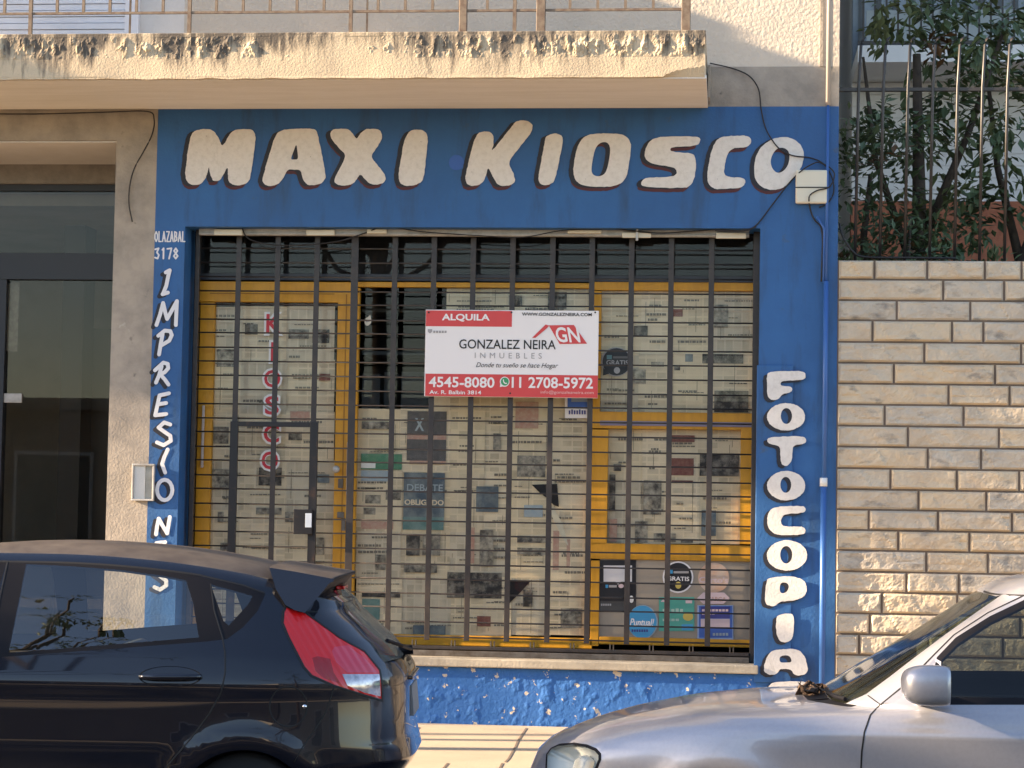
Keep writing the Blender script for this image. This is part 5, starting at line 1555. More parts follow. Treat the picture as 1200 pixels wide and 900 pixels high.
        for i in range(n * 3):
            m.mi[i] = 2 if len(mats) > 2 else 0
        return m.build("roof", mats, parent, smooth=True)
    def ribbon(s, name, tz, w, lift, m, parent, side=-1, closed=False):
        P = [s.pt(*q, side) for q in tz]; N = [s.nrm(*q, side) for q in tz]
        V, Fs = [], []
        n = len(P)
        for i in range(n):
            a, b = (P[(i - 1) % n], P[(i + 1) % n]) if closed else (P[max(0, i - 1)], P[min(n - 1, i + 1)])
            d = (b - a); d = d.normalized() if d.length > 1e-9 else Vector((0, 0, 1))
            c = N[i].cross(d).normalized() * w / 2
            V += [P[i] + N[i] * lift - c, P[i] + N[i] * (lift + .0006), P[i] + N[i] * lift + c]
        for i in range(n if closed else n - 1):
            j = (i + 1) % n
            for k in (0, 1): Fs.append((i * 3 + k, i * 3 + k + 1, j * 3 + k + 1, j * 3 + k))
        return MB().add(V, Fs).build(name, m, parent, smooth=True)
    def wheel(s, x, side, parent, mt, mr):
        y1 = s.yc + side * (s.par(s.wr, False)[2] - .015); y0 = y1 - side * .19
        m = MB()
        R0 = s.wr - .004
        prof = [(R0 - .10, y0), (R0 - .02, y0), (R0, y0 + side * .03), (R0, y1 - side * .03), (R0 - .02, y1), (R0 - .095, y1 - side * .004)]
        n = 40
        V = [(x + r * math.cos(2 * math.pi * k / n), y, s.wr + r * math.sin(2 * math.pi * k / n)) for r, y in prof for k in range(n)]
        Fs = [(a * n + k, a * n + (k + 1) % n, (a + 1) * n + (k + 1) % n, (a + 1) * n + k) for a in range(len(prof) - 1) for k in range(n)]
        wo = m.add(V, Fs).build("wheel", mt, parent, smooth=True)
        rim = MB()
        rr = R0 - .094
        for k in range(7):
            a = 2 * math.pi * k / 7
            d = Vector((math.cos(a), 0, math.sin(a))); q = Vector((-math.sin(a), 0, math.cos(a)))
            cpt = Vector((x, y1 - side * .02, s.wr))
            pts = [cpt + d * .04 - q * .028, cpt + d * .04 + q * .028, cpt + d * rr + q * .018, cpt + d * rr - q * .018]
            back = [v + Vector((0, -side * .03, 0)) for v in pts]
            rim.add(pts + back, [(0, 1, 2, 3), (7, 6, 5, 4), (0, 4, 5, 1), (1, 5, 6, 2), (2, 6, 7, 3), (3, 7, 4, 0)])
        rim.tube([(x, y1 - side * .05, s.wr), (x, y1 - side * .012, s.wr)], .05, 16)
        rim.build("rim", mr, wo, bevel=.004)
        V = [(x + r * math.cos(2 * math.pi * k / n), y, s.wr + r * math.sin(2 * math.pi * k / n)) for r, y in ((R0 - .085, y1 - side * .01), (R0 - .10, y1 - side * .05), (.01, y1 - side * .06)) for k in range(n)]
        Fs = [(a * n + k, a * n + (k + 1) % n, (a + 1) * n + (k + 1) % n, (a + 1) * n + k) for a in range(2) for k in range(n)]
        MB().add(V, Fs).build("rim_dish", mr, wo, smooth=True)
    def underside(s, m, parent):
        mb = MB()
        xa, xb = s.pt(-1, s.zmin).x + .15, s.pt(1, s.zmin).x - .1
        w = s.par(s.zmin, True)[2] - .06
        mb.box(xa, xb, s.yc - w + .2, s.yc + w - .2, s.zmin - .02, s.zmin + .05)
        for wx in s.wheels:
            for side in (-1, 1):
                y1 = s.yc + side * (w + .02); y0 = s.yc + side * (w - .28)
                n = 24; r = s.arch + .012
                V = [(wx + r * math.cos(math.pi * (k / n)), y, s.wr + r * math.sin(math.pi * (k / n))) for y in (y0, y1) for k in range(n + 1)]
                Fs = [(k, k + 1, n + 2 + k, n + 1 + k) for k in range(n)] + [tuple(range(n + 1))]
                mb.add(V, Fs)
        mb.build("underbody", m, parent)
    def cabin(s, m, ms, parent, seats, xf, xr, zb):
        mb = MB()
        w = .66
        mb.box(xf, xr, s.yc - w, s.yc + w, .33, .37)
        for side in (-1, 1): mb.box(xf, xr, s.yc + side * w - .02, s.yc + side * w + .02, .37, zb - .08)
        mb.box(xr - .02, xr + .02, s.yc - w, s.yc + w, .37, zb - .1)
        mb.box(xf - .04, xf + .22, s.yc - w, s.yc + w, .5, zb - .06)
        mb.build("cabin_tub", m, parent, bevel=.02)
        for x, y, h in seats:
            b = MB(); 
            b.box(x - .5, x, s.yc + y - .24, s.yc + y + .24, .42, .56)
            b.add([(x - .06, s.yc + y - .23, .56), (x + .08, s.yc + y - .23, .56), (x + .22, s.yc + y - .2, h), (x + .14, s.yc + y - .2, h),
                   (x - .06, s.yc + y + .23, .56), (x + .08, s.yc + y + .23, .56), (x + .22, s.yc + y + .2, h), (x + .14, s.yc + y + .2, h)],
                  [(0, 1, 2, 3), (7, 6, 5, 4), (0, 4, 5, 1), (1, 5, 6, 2), (2, 6, 7, 3), (3, 7, 4, 0)])
            b.build("seat", ms, parent, bevel=.03)

K['black_paint'] = mat("black_car_paint", (.003, .004, .010), .25, coat=1.0, spec=.2)
K['silver_paint'] = mat("silver_car_paint", (.40, .40, .43), .40, metal=.45, coat=.8, col2=(.375, .375, .405), nscale=60)
K['car_trim'] = mat("matt_black_trim", (.006, .006, .009), .6, spec=.2)
K['car_lining'] = mat("dark_cabin_lining", (.014, .014, .016), .9)
K['seat'] = mat("dark_seat_cloth", (.03, .03, .034), .95)
K['tyre'] = mat("tyre_rubber", (.018, .018, .018), .85)
K['alloy'] = mat("alloy_wheel", (.45, .45, .46), .35, metal=.8)
K['car_glass'] = glass_mat("clear_car_glass", (.95, .97, .93), 2.2)
K['car_glass_tint'] = glass_mat("tinted_car_glass", (.42, .45, .42), 1.55)
K['screen_glass'] = glass_mat("windscreen_glass", (.40, .47, .38), 1.6, .05, .035, (.26, .28, .22))  # greenish film colour paints in the reflected haze
K['rear_glass'] = glass_mat("dusty_rear_glass", (.40, .42, .40), 1.6, .08, .22)
K['lamp_glass'] = glass_mat("lamp_cover", (.93, .94, .92), 1.4)
K['seam'] = mat("panel_gap", (.004, .004, .004), .6)
def lamp_mat(name, col, rough, tr):
    m = mat(name, col, rough, coat=.45)
    nt = m.node_tree; b = nt.nodes["Principled BSDF"]
    b.inputs["Transmission Weight"].default_value = tr
    tc = _n(nt, "ShaderNodeTexCoord"); mp = _n(nt, "ShaderNodeMapping"); mp.inputs["Rotation"].default_value = (0, R(35), 0)
    wv = _n(nt, "ShaderNodeTexWave"); wv.bands_direction = 'X'; wv.inputs["Scale"].default_value = 12; wv.inputs["Distortion"].default_value = .6
    bp = _n(nt, "ShaderNodeBump"); bp.inputs["Strength"].default_value = .35; bp.inputs["Distance"].default_value = .01
    nt.links.new(tc.outputs["Object"], mp.inputs[0]); nt.links.new(mp.outputs[0], wv.inputs["Vector"])
    nt.links.new(wv.outputs["Fac"], bp.inputs["Height"]); nt.links.new(bp.outputs[0], b.inputs["Normal"])
    return m
K['lamp_red'] = lamp_mat("red_lamp_lens", (.72, .014, .014), .12, 0.0)
K['lamp_pink'] = lamp_mat("pale_red_lamp_lens", (.66, .045, .075), .10, 0.0)
K['lamp_deep'] = lamp_mat("deep_red_lamp_lens", (.36, .006, .006), .15, 0.0)
K['lamp_clear'] = mat("clear_lamp_lens", (.52, .48, .50), .12, metal=.5, coat=1.0, col2=(.25, .24, .26), nscale=22)
K['reflector'] = mat("headlamp_reflector", (.72, .73, .68), .4, metal=.15)
K['chrome'] = mat("chrome", (.75, .75, .75), .1, metal=1.0)
K['plate'] = mat("number_plate", (.30, .285, .28), .9, spec=.05)

# ------------------------------------------------------------------ black hatchback (left)
YN = -5.9
zrows = sorted(set([.26, .29, .33, .37, .41, .45, .49, .53, .57, .60, .63, .67, .71, .75, .79, .82, .84, .86, .88, .90, .92, .95, .98, 1.01, 1.04, 1.07, 1.10, 1.14, 1.18, 1.22, 1.26, 1.30, 1.34, 1.365, 1.385]))
hx = -3.3
HTURN, HPIV = R(5.0), Vector((-3.3, YN + .86, 0))      # parked slightly askew, its tail nearer the kerb
set_frame(HTURN, HPIV)
fx = lambda x: -.096 * max(0.0, x + 3.1) ** 2 - .03 * max(0.0, -3.5 - x) ** 2
kz = lambda z: min(1.0, max(0.0, (z - .95) / .4))
hatch = Car(hx, YN + .86, [.26],
  [(.26, 1.86), (.45, 1.98), (.60, 1.98), (.68, 1.93), (.76, 1.80), (.84, 1.58), (.91, 1.36), (.96, 1.18), (1.0, 1.06), (1.12, .86), (1.25, .64), (1.385, .38)],
  [(.26, 1.70), (.40, 1.78), (.47, 1.83), (.515, 1.868), (.58, 1.85), (.62, 1.838), (.78, 1.832), (.895, 1.828), (.955, 1.795), (1.04, 1.760), (1.14, 1.72), (1.28, 1.62), (1.385, 1.53)],
  [(.26, .77), (.33, .815), (.45, .85), (.60, .860), (.74, .853), (.80, .852), (.865, .858), (.90, .851), (1.0, .818), (1.05, .795), (1.15, .745), (1.25, .690), (1.35, .628), (1.385, .598)],
  [(.26, 2.6), (.9, 3.0), (1.1, 4.0), (1.385, 4.5)],
  [(.26, 3.6), (.6, 4.2), (.9, 4.0), (1.1, 4.2), (1.385, 5.0)],
  fx, kz, 1.385, .092, (-2.155, -4.645), .285, .305, zrows)
hc = empty("parked_hatchback", tuple(HPIV), "black hatchback with bright red tail lamps parked in front of the kiosk", "car")
H = hatch.trace
g_rear = H([(31, 661), (83, 663.5), (142, 668), (192, 675), (218, 680), (226, 705), (233, 747), (122, 756), (10, 765)])
g_q = H([(247, 685), (270, 691), (296, 698.5), (291, 708), (268, 733), (262, 728)])
g_front = H([(-14, 661), (-120, 668), (-190, 690), (-255, 735), (-282, 770), (-28, 767)])
trim = H([(12, 652), (83, 655), (150, 660), (205, 668), (240, 677), (285, 687), (311, 696), (302, 716), (285, 735), (266, 749), (240, 752), (122, 761), (-4, 770.5), (-24, 772)])
trim_f = H([(10, 652), (-120, 659), (-200, 684), (-268, 734), (-300, 776), (-26, 772)])
lampA = H([(335, 711), (358, 718), (398, 747), (427, 763), (445, 785), (447.5, 800), (448, 821), (427, 815), (392, 804), (365, 792), (356, 782), (338, 747), (331, 730), (332, 717)], True, 2)
lampC = H([(401, 790), (445, 790), (446, 816), (427, 811.7), (407, 803)], True, 2)
lampP = H([(389, 763), (392, 758), (407, 756), (427, 771), (443, 788), (407, 788), (394, 776)], True, 2)
lampF = H([(366, 771), (372, 769), (387, 772), (391, 788), (399, 801), (380, 795), (370, 787)], True, 2)
doorR = H([(11, 648), (83, 651), (150, 656), (205, 664), (240, 674), (247, 684), (251, 715), (261, 748), (264, 767), (264, 788), (259, 812), (245, 837), (224, 865), (196, 898), (178, 930), (176, 958), (-16, 958), (-14, 880), (-10, 770), (0, 700)])
doorF = H([(10.8, 648), (-0.2, 700), (-10.2, 770), (-14.2, 880), (-16.2, 958), (-270, 955), (-292, 880), (-296, 800), (-300, 778), (-268, 732), (-200, 680), (-120, 655)])
def tzc(pts, ts, zs):
    """near edge from the photo, closed along the centre line t = +-1"""
    return H(pts, False) + [(ts, z) for z in zs]
glassB = tzc([(398, 699), (407, 713), (425, 738), (440, 759), (450, 776)], 1.0, [.985, 1.1, 1.2, 1.33])
tail = tzc([(374, 718), (398, 744.5), (427, 760.5), (446.5, 783), (449.5, 822), (452, 845)], 1.0, [.62, .8, 1.0, 1.2, 1.384]) + [hatch.hit(388, 690), hatch.hit(380, 700)]
def xz(c, pts): return [(c.t_of(x, z), z) for x, z in pts]
screen = [(-.56, 1.02), (-.535, 1.15), (-.50, 1.34), (-.6, 1.365), (-1, 1.37), (-1, 1.005), (-.75, 1.0)]
bonnet = [(-.60, .98), (-.56, .80), (-.60, .74), (-.75, .73), (-1, .735), (-1, .995), (-.75, .99)]
hlamp = [(-.50, .70), (-.545, .78), (-.60, .70), (-.62, .64), (-.55, .62)]
bm_body = [K['black_paint'], K['car_lining']]
parts = hatch.build([
  ("door_glass", g_rear, [K['car_glass']], 'both'), ("quarter_glass", g_q, [K['car_glass']], 'both'), ("door_glass", g_front, [K['car_glass']], 'both'),
  ("window_trim", trim, [K['car_trim'], K['car_lining']], 'both'), ("window_trim", trim_f, [K['car_trim'], K['car_lining']], 'both'),
  ("reversing_lamp", lampC, [K['lamp_clear']], 'both'), ("brake_lamp", lampP, [K['lamp_pink']], 'both'), ("lamp_facet", lampF, [K['lamp_deep']], 'both'), ("tail_lamp", lampA, [K['lamp_red']], 'both'),
  ("rear_window", glassB, [K['rear_glass']], 'join'), ("rear_door", doorR, bm_body, 'both'), ("front_door", doorF, bm_body, 'both'),
  ("tailgate", tail, bm_body, 'join'), ("windscreen", screen, [K['screen_glass']], 'join'), ("headlamp", hlamp, [K['lamp_clear']], 'both'), ("bonnet", bonnet, bm_body, 'join'),
  ], ("body", bm_body), hc)
K['dusty_black'] = mat("dusty_black_roof", (.060, .048, .042), .55, col2=(.10, .082, .068), nscale=7, spec=.4)
hatch.roof([K['dusty_black'], K['car_lining'], K['black_paint']], hc)
hatch.underside(K['car_lining'], hc)
hatch.cabin(K['car_lining'], K['seat'], hc, [(-3.05, -.36, .98), (-3.05, .36, .98), (-2.2, -.36, .93), (-2.2, .36, .93)], -4.35, -1.75, .98)
for wx in hatch.wheels:
    for sd in (-1, 1): hatch.wheel(wx, sd, hc, K['tyre'], K['alloy'])
door_near = [o for o, sd in parts["rear_door"] if sd == (-1,)][0]
def seam(car, pts, parent, w=.007, closed=False, m=None, trace=True):
    car.ribbon("panel_seam", car.trace(pts, closed) if trace else pts, w, .0012, m or K['seam'], parent, closed=closed)
seam(hatch, [(247, 684), (251, 715), (261, 748), (264, 767), (264, 788), (259, 812), (245, 837), (224, 865), (196, 898), (184, 918)], hc)
seam(hatch, [(11, 649), (0, 700), (-10, 770), (-14, 880), (-16, 950)], hc)
seam(hatch, [(12, 650), (83, 653), (150, 658), (205, 666), (240, 675.5), (285, 686), (310, 695)], hc, .009)
seam(hatch, [(315, 661), (317, 676), (325, 694), (334, 711)], hc)
seam(hatch, [(335, 710), (358, 717), (372, 717)], hc, .009)
hatch.ribbon('lamp_rim', lampA, .011, .0014, K['seam'], hc, closed=True)
seam(hatch, [(391, 806), (387, 820), (380, 838), (371, 852), (355, 875), (345, 893)], hc, .005)
fl = ell(338, 828, 22, 23.5, 30)
fl_o = hatch.ribbon("fuel_flap", hatch.trace(fl, True, 2.0), .006, .0012, K['seam'], hc, closed=True)
p = hatch.pt(*hatch.hit(357, 828)); 
MB().tube([p + Vector((0, .005, 0)), p + Vector((0, -.008, 0))], [.012, .009], 10).build("flap_catch", K['chrome'], fl_o, smooth=True)
# door handle: dark recess with a bar across
hl_t = hatch.trace(ell(199.5, 793, 37, 12.5, 28), True, 2)
c_ = Vector((0, 0, 0))
Pn = [hatch.pt(*q) + Vector((0, -.0018, 0)) for q in hl_t]
cen = sum(Pn, Vector((0, 0, 0))) / len(Pn)
V = [tuple(v) for v in Pn] + [tuple(cen + (v - cen) * .6 + Vector((0, .012, 0))) for v in Pn] + [tuple(cen + Vector((0, .014, 0)))]
n = len(Pn)
Fs = [(i, (i + 1) % n, n + (i + 1) % n, n + i) for i in range(n)] + [(n + i, n + (i + 1) % n, 2 * n) for i in range(n)]
MB().add(V, Fs).build("handle_recess", mat("recess_black", (.004, .004, .006), .35, coat=.6), door_near, smooth=True)
def handle(car, a, b, parent, m, r=.013, out=.028):
    A_ = car.pt(*car.hit(*a)); B_ = car.pt(*car.hit(*b))
    pts = []
    for k in range(13):
        t = k / 12
        o = out * min(1, 4 * min(t, 1 - t) + .12)
        pts.append(A_.lerp(B_, t) + Vector((0, -o, 0)))
    mb = MB(); mb.tube(pts, [r * (.75 + .25 * math.sin(math.pi * k / 12)) for k in range(13)], 12)
    return mb.build("door_handle", m, parent, smooth=True)
handle(hatch, (164, 793), (236, 793), door_near, K['black_paint'], .015, .026)
handle(hatch, (-118, 800), (-45, 799), [o for o, sd in parts["front_door"] if sd == (-1,)][0], K['black_paint'], .015, .026)
# roof spoiler over the rear window
Ysp = YN + .30
def spx(px_, py_): q = at(px_, py_, YN + .33); return (q.x, q.z)
top = [spx(316, 665), spx(345, 669.5), (spx(372, 674.5)), spx(391, 678)]
bot = [spx(392, 681), spx(387, 683), spx(380, 692), spx(372, 702), spx(360, 717), spx(348, 714), spx(337, 708), spx(325, 690)]
pts = top + bot
mb = MB()
wsp = hatch.yc - (YN + .315)
V, Fs = [], []
cols = [(-1, 1.0, 0), (-.9, 1, .006), (-.7, 1, .011), (-.35, 1, .015), (0, 1, .017), (.35, 1, .015), (.7, 1, .011), (.9, 1, .006), (1, 1.0, 0)]
cx_ = sum(p_[0] for p_ in pts) / len(pts); cz_ = sum(p_[1] for p_ in pts) / len(pts)
for f, sc, up in cols:
    for x, z in pts: V.append((cx_ + (x - cx_) * sc + (.034 * (1 - f * f) if x > spx(375, 670)[0] else 0), hatch.yc + f * (wsp + max(0.0, spx(350, 668)[1] - z) * .42), cz_ + (z - cz_) * sc + up))
n = len(pts)
for a in range(len(cols) - 1):
    for i in range(n): Fs.append((a * n + i, a * n + (i + 1) % n, (a + 1) * n + (i + 1) % n, (a + 1) * n + i))
mb.add(V, Fs)
P2, T2 = tri_poly([pts])
zsp = spx(350, 668)[1]
mb.add([(x, hatch.yc - wsp - max(0.0, zsp - z) * .42, z) for x, z in P2], T2); mb.add([(x, hatch.yc + wsp + max(0.0, zsp - z) * .42, z) for x, z in P2], [tuple(reversed(t)) for t in T2])
for i_, f_ in enumerate(mb.f):
    if len(f_) == 4 and (f_[0] % n) < len(top) - 1 and f_[0] < n * len(cols): mb.mi[i_] = 1
    elif len(f_) == 4 and f_[0] < n * len(cols) and len(top) - 1 <= (f_[0] % n) < len(top) + 3: mb.mi[i_] = 2
sp_o = mb.build("roof_spoiler", [K['black_paint'], K['dusty_black'], K['car_trim']], hc, bevel=.006)
MB().box(at(396, 686, hatch.yc).x, at(406, 686, hatch.yc).x, hatch.yc - .1, hatch.yc + .1, at(406, 690, hatch.yc).z, at(406, 686, hatch.yc).z).build("brake_light_strip", K['lamp_red'], sp_o, bevel=.004)
# number plate, its trim, rear wiper
xr_c = hatch.pt(1, .78).x
pl = MB().add([(xr_c + .016, hatch.yc - .2, .69), (xr_c + .016, hatch.yc + .2, .69), (xr_c + .004, hatch.yc + .2, .83), (xr_c + .004, hatch.yc - .2, .83),
               (xr_c - .04, hatch.yc - .2, .69), (xr_c - .04, hatch.yc + .2, .69), (xr_c - .04, hatch.yc + .2, .83), (xr_c - .04, hatch.yc - .2, .83)],
              [(0, 1, 2, 3), (7, 6, 5, 4), (0, 4, 5, 1), (1, 5, 6, 2), (2, 6, 7, 3), (3, 7, 4, 0)]).build("number_plate", K['plate'], hc, bevel=.003)
MB().box(xr_c - .03, xr_c + .010, hatch.yc - .26, hatch.yc + .26, .862, .882).build("tailgate_trim", K['black_paint'], hc, bevel=.006)
xw = hatch.pt(1, .97).x
mb = MB(); mb.tube([(xw - .03, hatch.yc, .975), (xw + .035, hatch.yc, .985)], .022, 12); mb.tube([(xw + .028, hatch.yc, .985), (xw - .0, hatch.yc - .28, 1.02), (xw - .06, hatch.yc - .42, 1.05)], .009, 8)
mb.build("rear_wiper", K['car_trim'], hc)
# exterior mirror (outside the frame)
q = hatch.pt(hatch.t_of(-4.0, 1.02), 1.02)
def mirror(c, sx_, sy_, sz_, m, parent, stalk):
    V, Fs = [], []
    nu, nv = 20, 24
    for i in range(nu + 1):
        a = -math.pi / 2 + math.pi * i / nu
        for j in range(nv):
            b = 2 * math.pi * j / nv
            pw = lambda v, e: math.copysign(abs(v) ** e, v)
            x = pw(math.sin(a), .75); y = pw(math.cos(a), .7) * pw(math.cos(b), .65); z = pw(math.cos(a), .65) * pw(math.sin(b), .62)
            x = min(x, .55)
            V.append((c.x + x * sx_, c.y + y * sy_, c.z + z * sz_ * (1 - .10 * y)))
    for i in range(nu):
        for j in range(nv): Fs.append((i * nv + j, i * nv + (j + 1) % nv, (i + 1) * nv + (j + 1) % nv, (i + 1) * nv + j))
    o = MB().add(V, Fs).build("door_mirror", m, parent, smooth=True)
    ri = [(c.x + .56 * sx_ + .002, c.y + math.cos(2 * math.pi * k / 24) * sy_ * .86, c.z + math.sin(2 * math.pi * k / 24) * sz_ * .86) for k in range(24)]
    MB().add(ri, [tuple(range(24))]).build("mirror_glass", K['chrome'], o)
    MB().tube([c + Vector((.0, sy_ * .6, -sz_ * .55)), stalk], [.035, .045], 10).build("mirror_stalk", m, o, smooth=True)
    return o
mirror(Vector((q.x, q.y - .14, 1.03)), .11, .11, .075, K['black_paint'], hc, q + Vector((0, .02, -.02)))

hc.rotation_euler.z = HTURN
set_frame()
# ------------------------------------------------------------------ silver saloon (right)
zrows = sorted(set([.24, .28, .32, .37, .42, .47, .52, .56, .60, .63, .655, .675, .695, .71, .725, .738, .75, .76, .77, .779, .788, .796, .804, .811, .818, .824, .83, .835, .84, .845, .85, .856, .865, .88, .90, .93, .96, 1.0, 1.04, 1.08, 1.12, 1.16, 1.20, 1.24, 1.28, 1.305, 1.33]))
sx0 = 1.75
silver = Car(sx0, YN + .86, [.24],
  [(.24, 2.52), (.35, 2.62), (.45, 2.65), (.572, 2.60), (.62, 2.53), (.665, 2.42), (.70, 2.32), (.737, 2.19), (.785, 1.955), (.812, 1.716), (.823, 1.53), (.830, 1.40), (.836, 1.31), (1.331, .577)],
  [(.24, 2.0), (.4, 2.15), (.7, 2.18), (.86, 2.12), (.90, 1.95), (.93, 1.6), (.96, 1.4), (1.33, .70)],
  [(.24, .77), (.32, .82), (.5, .847), (.65, .858), (.735, .864), (.752, .862), (.768, .850), (.80, .842), (.845, .820), (.87, .800), (.95, .762), (1.1, .685), (1.22, .625), (1.33, .560)],
  [(.24, 2.7), (.6, 2.9), (.75, 3.4), (.84, 4.2), (.86, 4.6), (1.33, 4.6)],
  [(.24, 3.2), (.9, 3.6), (1.33, 4.5)],
  lambda x: -.02 * (x - 1.9) ** 2, lambda z: min(1.0, max(0.0, (z - .95) / .35)), 1.33, .085, (-.02, 2.58), .275, .283, zrows, 7)
sc = empty("parked_saloon", (1.75, YN + .86, 0), "silver saloon parked with its nose towards the black hatchback", "car")
S = silver.trace
s_g = S([(1103, 774), (1122, 755), (1160, 730), (1200, 711), (1245, 698), (1300, 693), (1338, 700), (1352, 819), (1112, 817)])
s_t = S([(1098, 770), (1120, 747), (1160, 722), (1200, 703), (1250, 690), (1310, 686), (1350, 692), (1366, 826), (1084, 826)])
s_d = S([(1032, 825), (1060, 803), (1093, 769), (1118, 744), (1158, 718), (1200, 698), (1250, 686), (1312, 682), (1355, 688), (1370, 826), (1372, 900), (1368, 968), (1012, 968), (1009, 900), (1010, 880), (1013, 858), (1020, 838)])
s_rg = S([(1372, 698), (1440, 706), (1500, 730), (1560, 790), (1560, 818), (1388, 819)])
s_rt = S([(1352, 690), (1440, 699), (1508, 724), (1572, 786), (1574, 826), (1368, 826)])
s_rd = S([(1357, 686), (1440, 694), (1512, 718), (1578, 782), (1585, 840), (1560, 880), (1530, 920), (1510, 966), (1369, 968), (1373, 900), (1371, 826)])
s_w = S([(1015, 813.5), (1040, 795), (1075, 768), (1110, 742), (1145, 717), (1174, 697)], False) + [(-.62, 1.322), (-1, 1.325), (-1, .846), (-.8, .845), (-.6, .844)]
s_h = S([(640, 905), (641, 884), (646, 877), (655, 873), (672, 871.5), (687, 874), (698, 878.5), (703, 884), (703, 890), (699, 900), (690, 916)], True, 2)
s_b = S([(1005, 812), (960, 822), (900, 832), (820, 840), (740, 852), (700, 864)], False) + [silver.hit(655, 868), (-.85, .64), (-1, .645), (-1, .831), (-.8, .830)]
s_c = [(-.985, .8305), (-1, .8305), (-1, .8455), (-.8, .8445), (-.6, .8435), (-.555, .8435), (-.555, .835), (-.8, .831)]
rearw = [(.56, 1.0), (.52, 1.28), (.6, 1.315), (1, 1.318), (1, .97), (.75, .97)]
rlamp = [(.50, .62), (.47, .80), (.60, .84), (.70, .80), (.70, .64)]
sb = [K['silver_paint'], K['car_lining']]
parts = silver.build([
  ("door_glass", s_g, [K['car_glass_tint']], 'both'), ("window_trim", s_t, [K['car_trim'], K['car_lining']], 'both'),
  ("door_glass", s_rg, [K['car_glass_tint']], 'both'), ("window_trim", s_rt, [K['car_trim'], K['car_lining']], 'both'),
  ("headlamp", s_h, [K['lamp_glass']], 'both'), ("windscreen", s_w, [K['screen_glass']], 'join'), ("cowl_panel", s_c, [K['car_trim']], 'join'),
  ("front_door", s_d, sb, 'both'), ("rear_door", s_rd, sb, 'both'), ("rear_window", rearw, [K['screen_glass']], 'join'), ("tail_lamp", rlamp, [K['lamp_red']], 'both'),
  ("bonnet", s_b, sb, 'join')], ("body", sb), sc)
silver.roof(sb, sc)
silver.underside(K['car_lining'], sc)
silver.cabin(K['car_lining'], K['seat'], sc, [(2.1, -.36, .92), (2.1, .36, .92), (3.0, -.36, .90), (3.0, .36, .90)], .6, 3.3, .88)
for wx in silver.wheels:
    for sd in (-1, 1): silver.wheel(wx, sd, sc, K['tyre'], K['alloy'])
seam(silver, [(1032, 825), (1020, 838), (1013, 858), (1010, 880), (1009, 900), (1012, 960)], sc, .007)
seam(silver, [(1032, 826), (1060, 803), (1093, 769), (1118, 744), (1158, 718), (1200, 698), (1250, 686), (1312, 682)], sc, .009)
seam(silver, [(1017, 815), (1032, 826)], sc, .005)
seam(silver, [(640, 905), (641, 884), (646, 877), (655, 873), (672, 871.5), (687, 874), (698, 878.5), (703, 884), (703, 890), (699, 900), (690, 916)], sc, .014, False, K['car_trim'])
hl = [o for o, sd in parts["headlamp"] if sd == (-1,)][0]
# lamp bowl behind the clear lens
mb = MB()
P = [silver.pt(*q) - silver.nrm(*q) * .002 for q in s_h]; N = [silver.nrm(*q) for q in s_h]
cen = sum(P, Vector()) / len(P); cn = (sum(N, Vector()) / len(N)).normalized()
V = [tuple(v) for v in P]
n = len(P)
for f, d in ((.93, .02), (.75, .04), (.4, .052)): V += [tuple(cen + (v - cen) * f - cn * d) for v in P]
V.append(tuple(cen - cn * .055))
Fs = [(a * n + i, a * n + (i + 1) % n, (a + 1) * n + (i + 1) % n, (a + 1) * n + i) for a in range(3) for i in range(n)] + [(3 * n + i, 3 * n + (i + 1) % n, 4 * n) for i in range(n)]
mb.add(V, Fs).build("reflector_bowl", K['reflector'], hl, smooth=True)
p = silver.pt(*silver.hit(676, 895)) - cn * .03
mb = MB(); mb.tube([p - cn * .05, p - cn * .01, p + cn * .006, p + cn * .014], [.055, .055, .045, .012], 18); mb.build("lamp_projector", mat("lamp_glass_dome", (.55, .56, .52), .2, coat=1), hl, smooth=True)
c_m = at(1092, 803, YN - .10)
fd = [o for o, sd in parts["front_door"] if sd == (-1,)][0]
mirror(Vector((c_m.x, YN - .085, c_m.z)), .125, .115, .082, K['silver_paint'], sc, silver.pt(*silver.hit(1078, 818)) + Vector((0, .03, 0)))
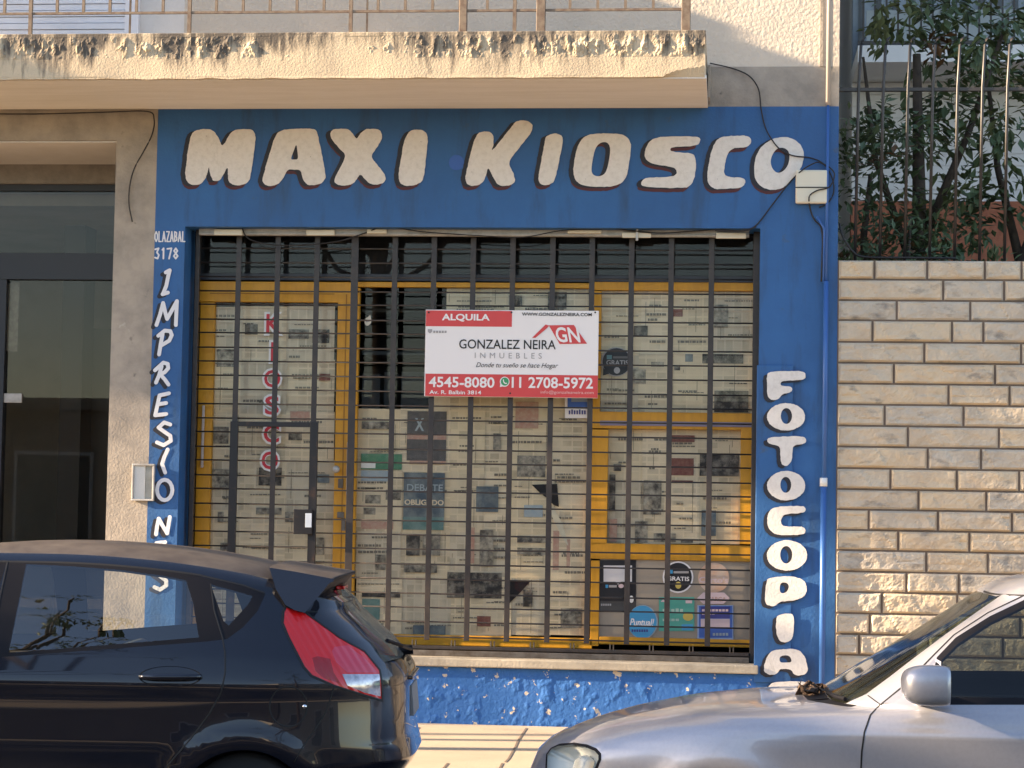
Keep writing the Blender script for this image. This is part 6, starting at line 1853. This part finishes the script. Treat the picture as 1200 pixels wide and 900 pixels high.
# triangular mirror base on the door corner
bp_ = [silver.pt(*silver.hit(*q)) + silver.nrm(*silver.hit(*q)) * .004 for q in ((1036, 824.5), (1068, 799), (1096, 772), (1103, 776), (1104, 824.5))]
mb = MB().add([tuple(v) for v in bp_] + [tuple(v + Vector((0, .02, 0))) for v in bp_], [(0, 1, 2, 3, 4)] + [(i, (i + 1) % 5, 5 + (i + 1) % 5, 5 + i) for i in range(5)])
mb.build("mirror_base", K['silver_paint'], sc)
handle(silver, (1268, 848), (1338, 848), fd, K['silver_paint'], .014, .03)
# wipers at the foot of the windscreen
mb = MB()
w0 = [silver.pt(t, .853, -1) + silver.nrm(t, .853) * .015 for t in (-.95, -.85, -.75, -.66, -.6)]
mb.tube(w0, .009, 6); mb.build("windscreen_wiper", K['car_trim'], sc)
# dry leaves gathered on the cowl
K['leaf_dry'] = mat("dry_leaf", (.055, .030, .018), .8, col2=(.10, .06, .035), nscale=20)
rnd = random.Random(5)
proto = None
for k in range(26):
    q = silver.hit(936 + rnd.uniform(0, 30), 812 - rnd.uniform(0, 3))
    c = at(936 + 27 * rnd.random() ** .8, 811 - rnd.uniform(0, 9) * (rnd.random()), YN + .86 + rnd.uniform(-.1, .15))
    if proto is None:
        mb = MB(); n = 7
        V = [(math.cos(i / n * 6.283) * .026 * (1.6 if i == 0 else 1), math.sin(i / n * 6.283) * .016, .006 * math.sin(i * 2.3)) for i in range(n)] + [(0, 0, .008)]
        me = mb.add(V, [(i, (i + 1) % n, n) for i in range(n)]).mesh("dry_leaf"); me.materials.append(K['leaf_dry'])
        proto = me
    o = bpy.data.objects.new("dry_leaf", proto); COL.objects.link(o)
    so = o.modifiers.new("thin", 'SOLIDIFY'); so.thickness = .001
    o.location = c; o.rotation_euler = (rnd.uniform(-1.2, 1.2), rnd.uniform(-1.2, 1.2), rnd.uniform(0, 6.28)); s_ = rnd.uniform(.8, 1.4); o.scale = (s_, s_, s_)
    tag(o, "dry brown leaf in the heap at the foot of the silver saloon's windscreen", "leaf", "dry leaves at the foot of the windscreen")
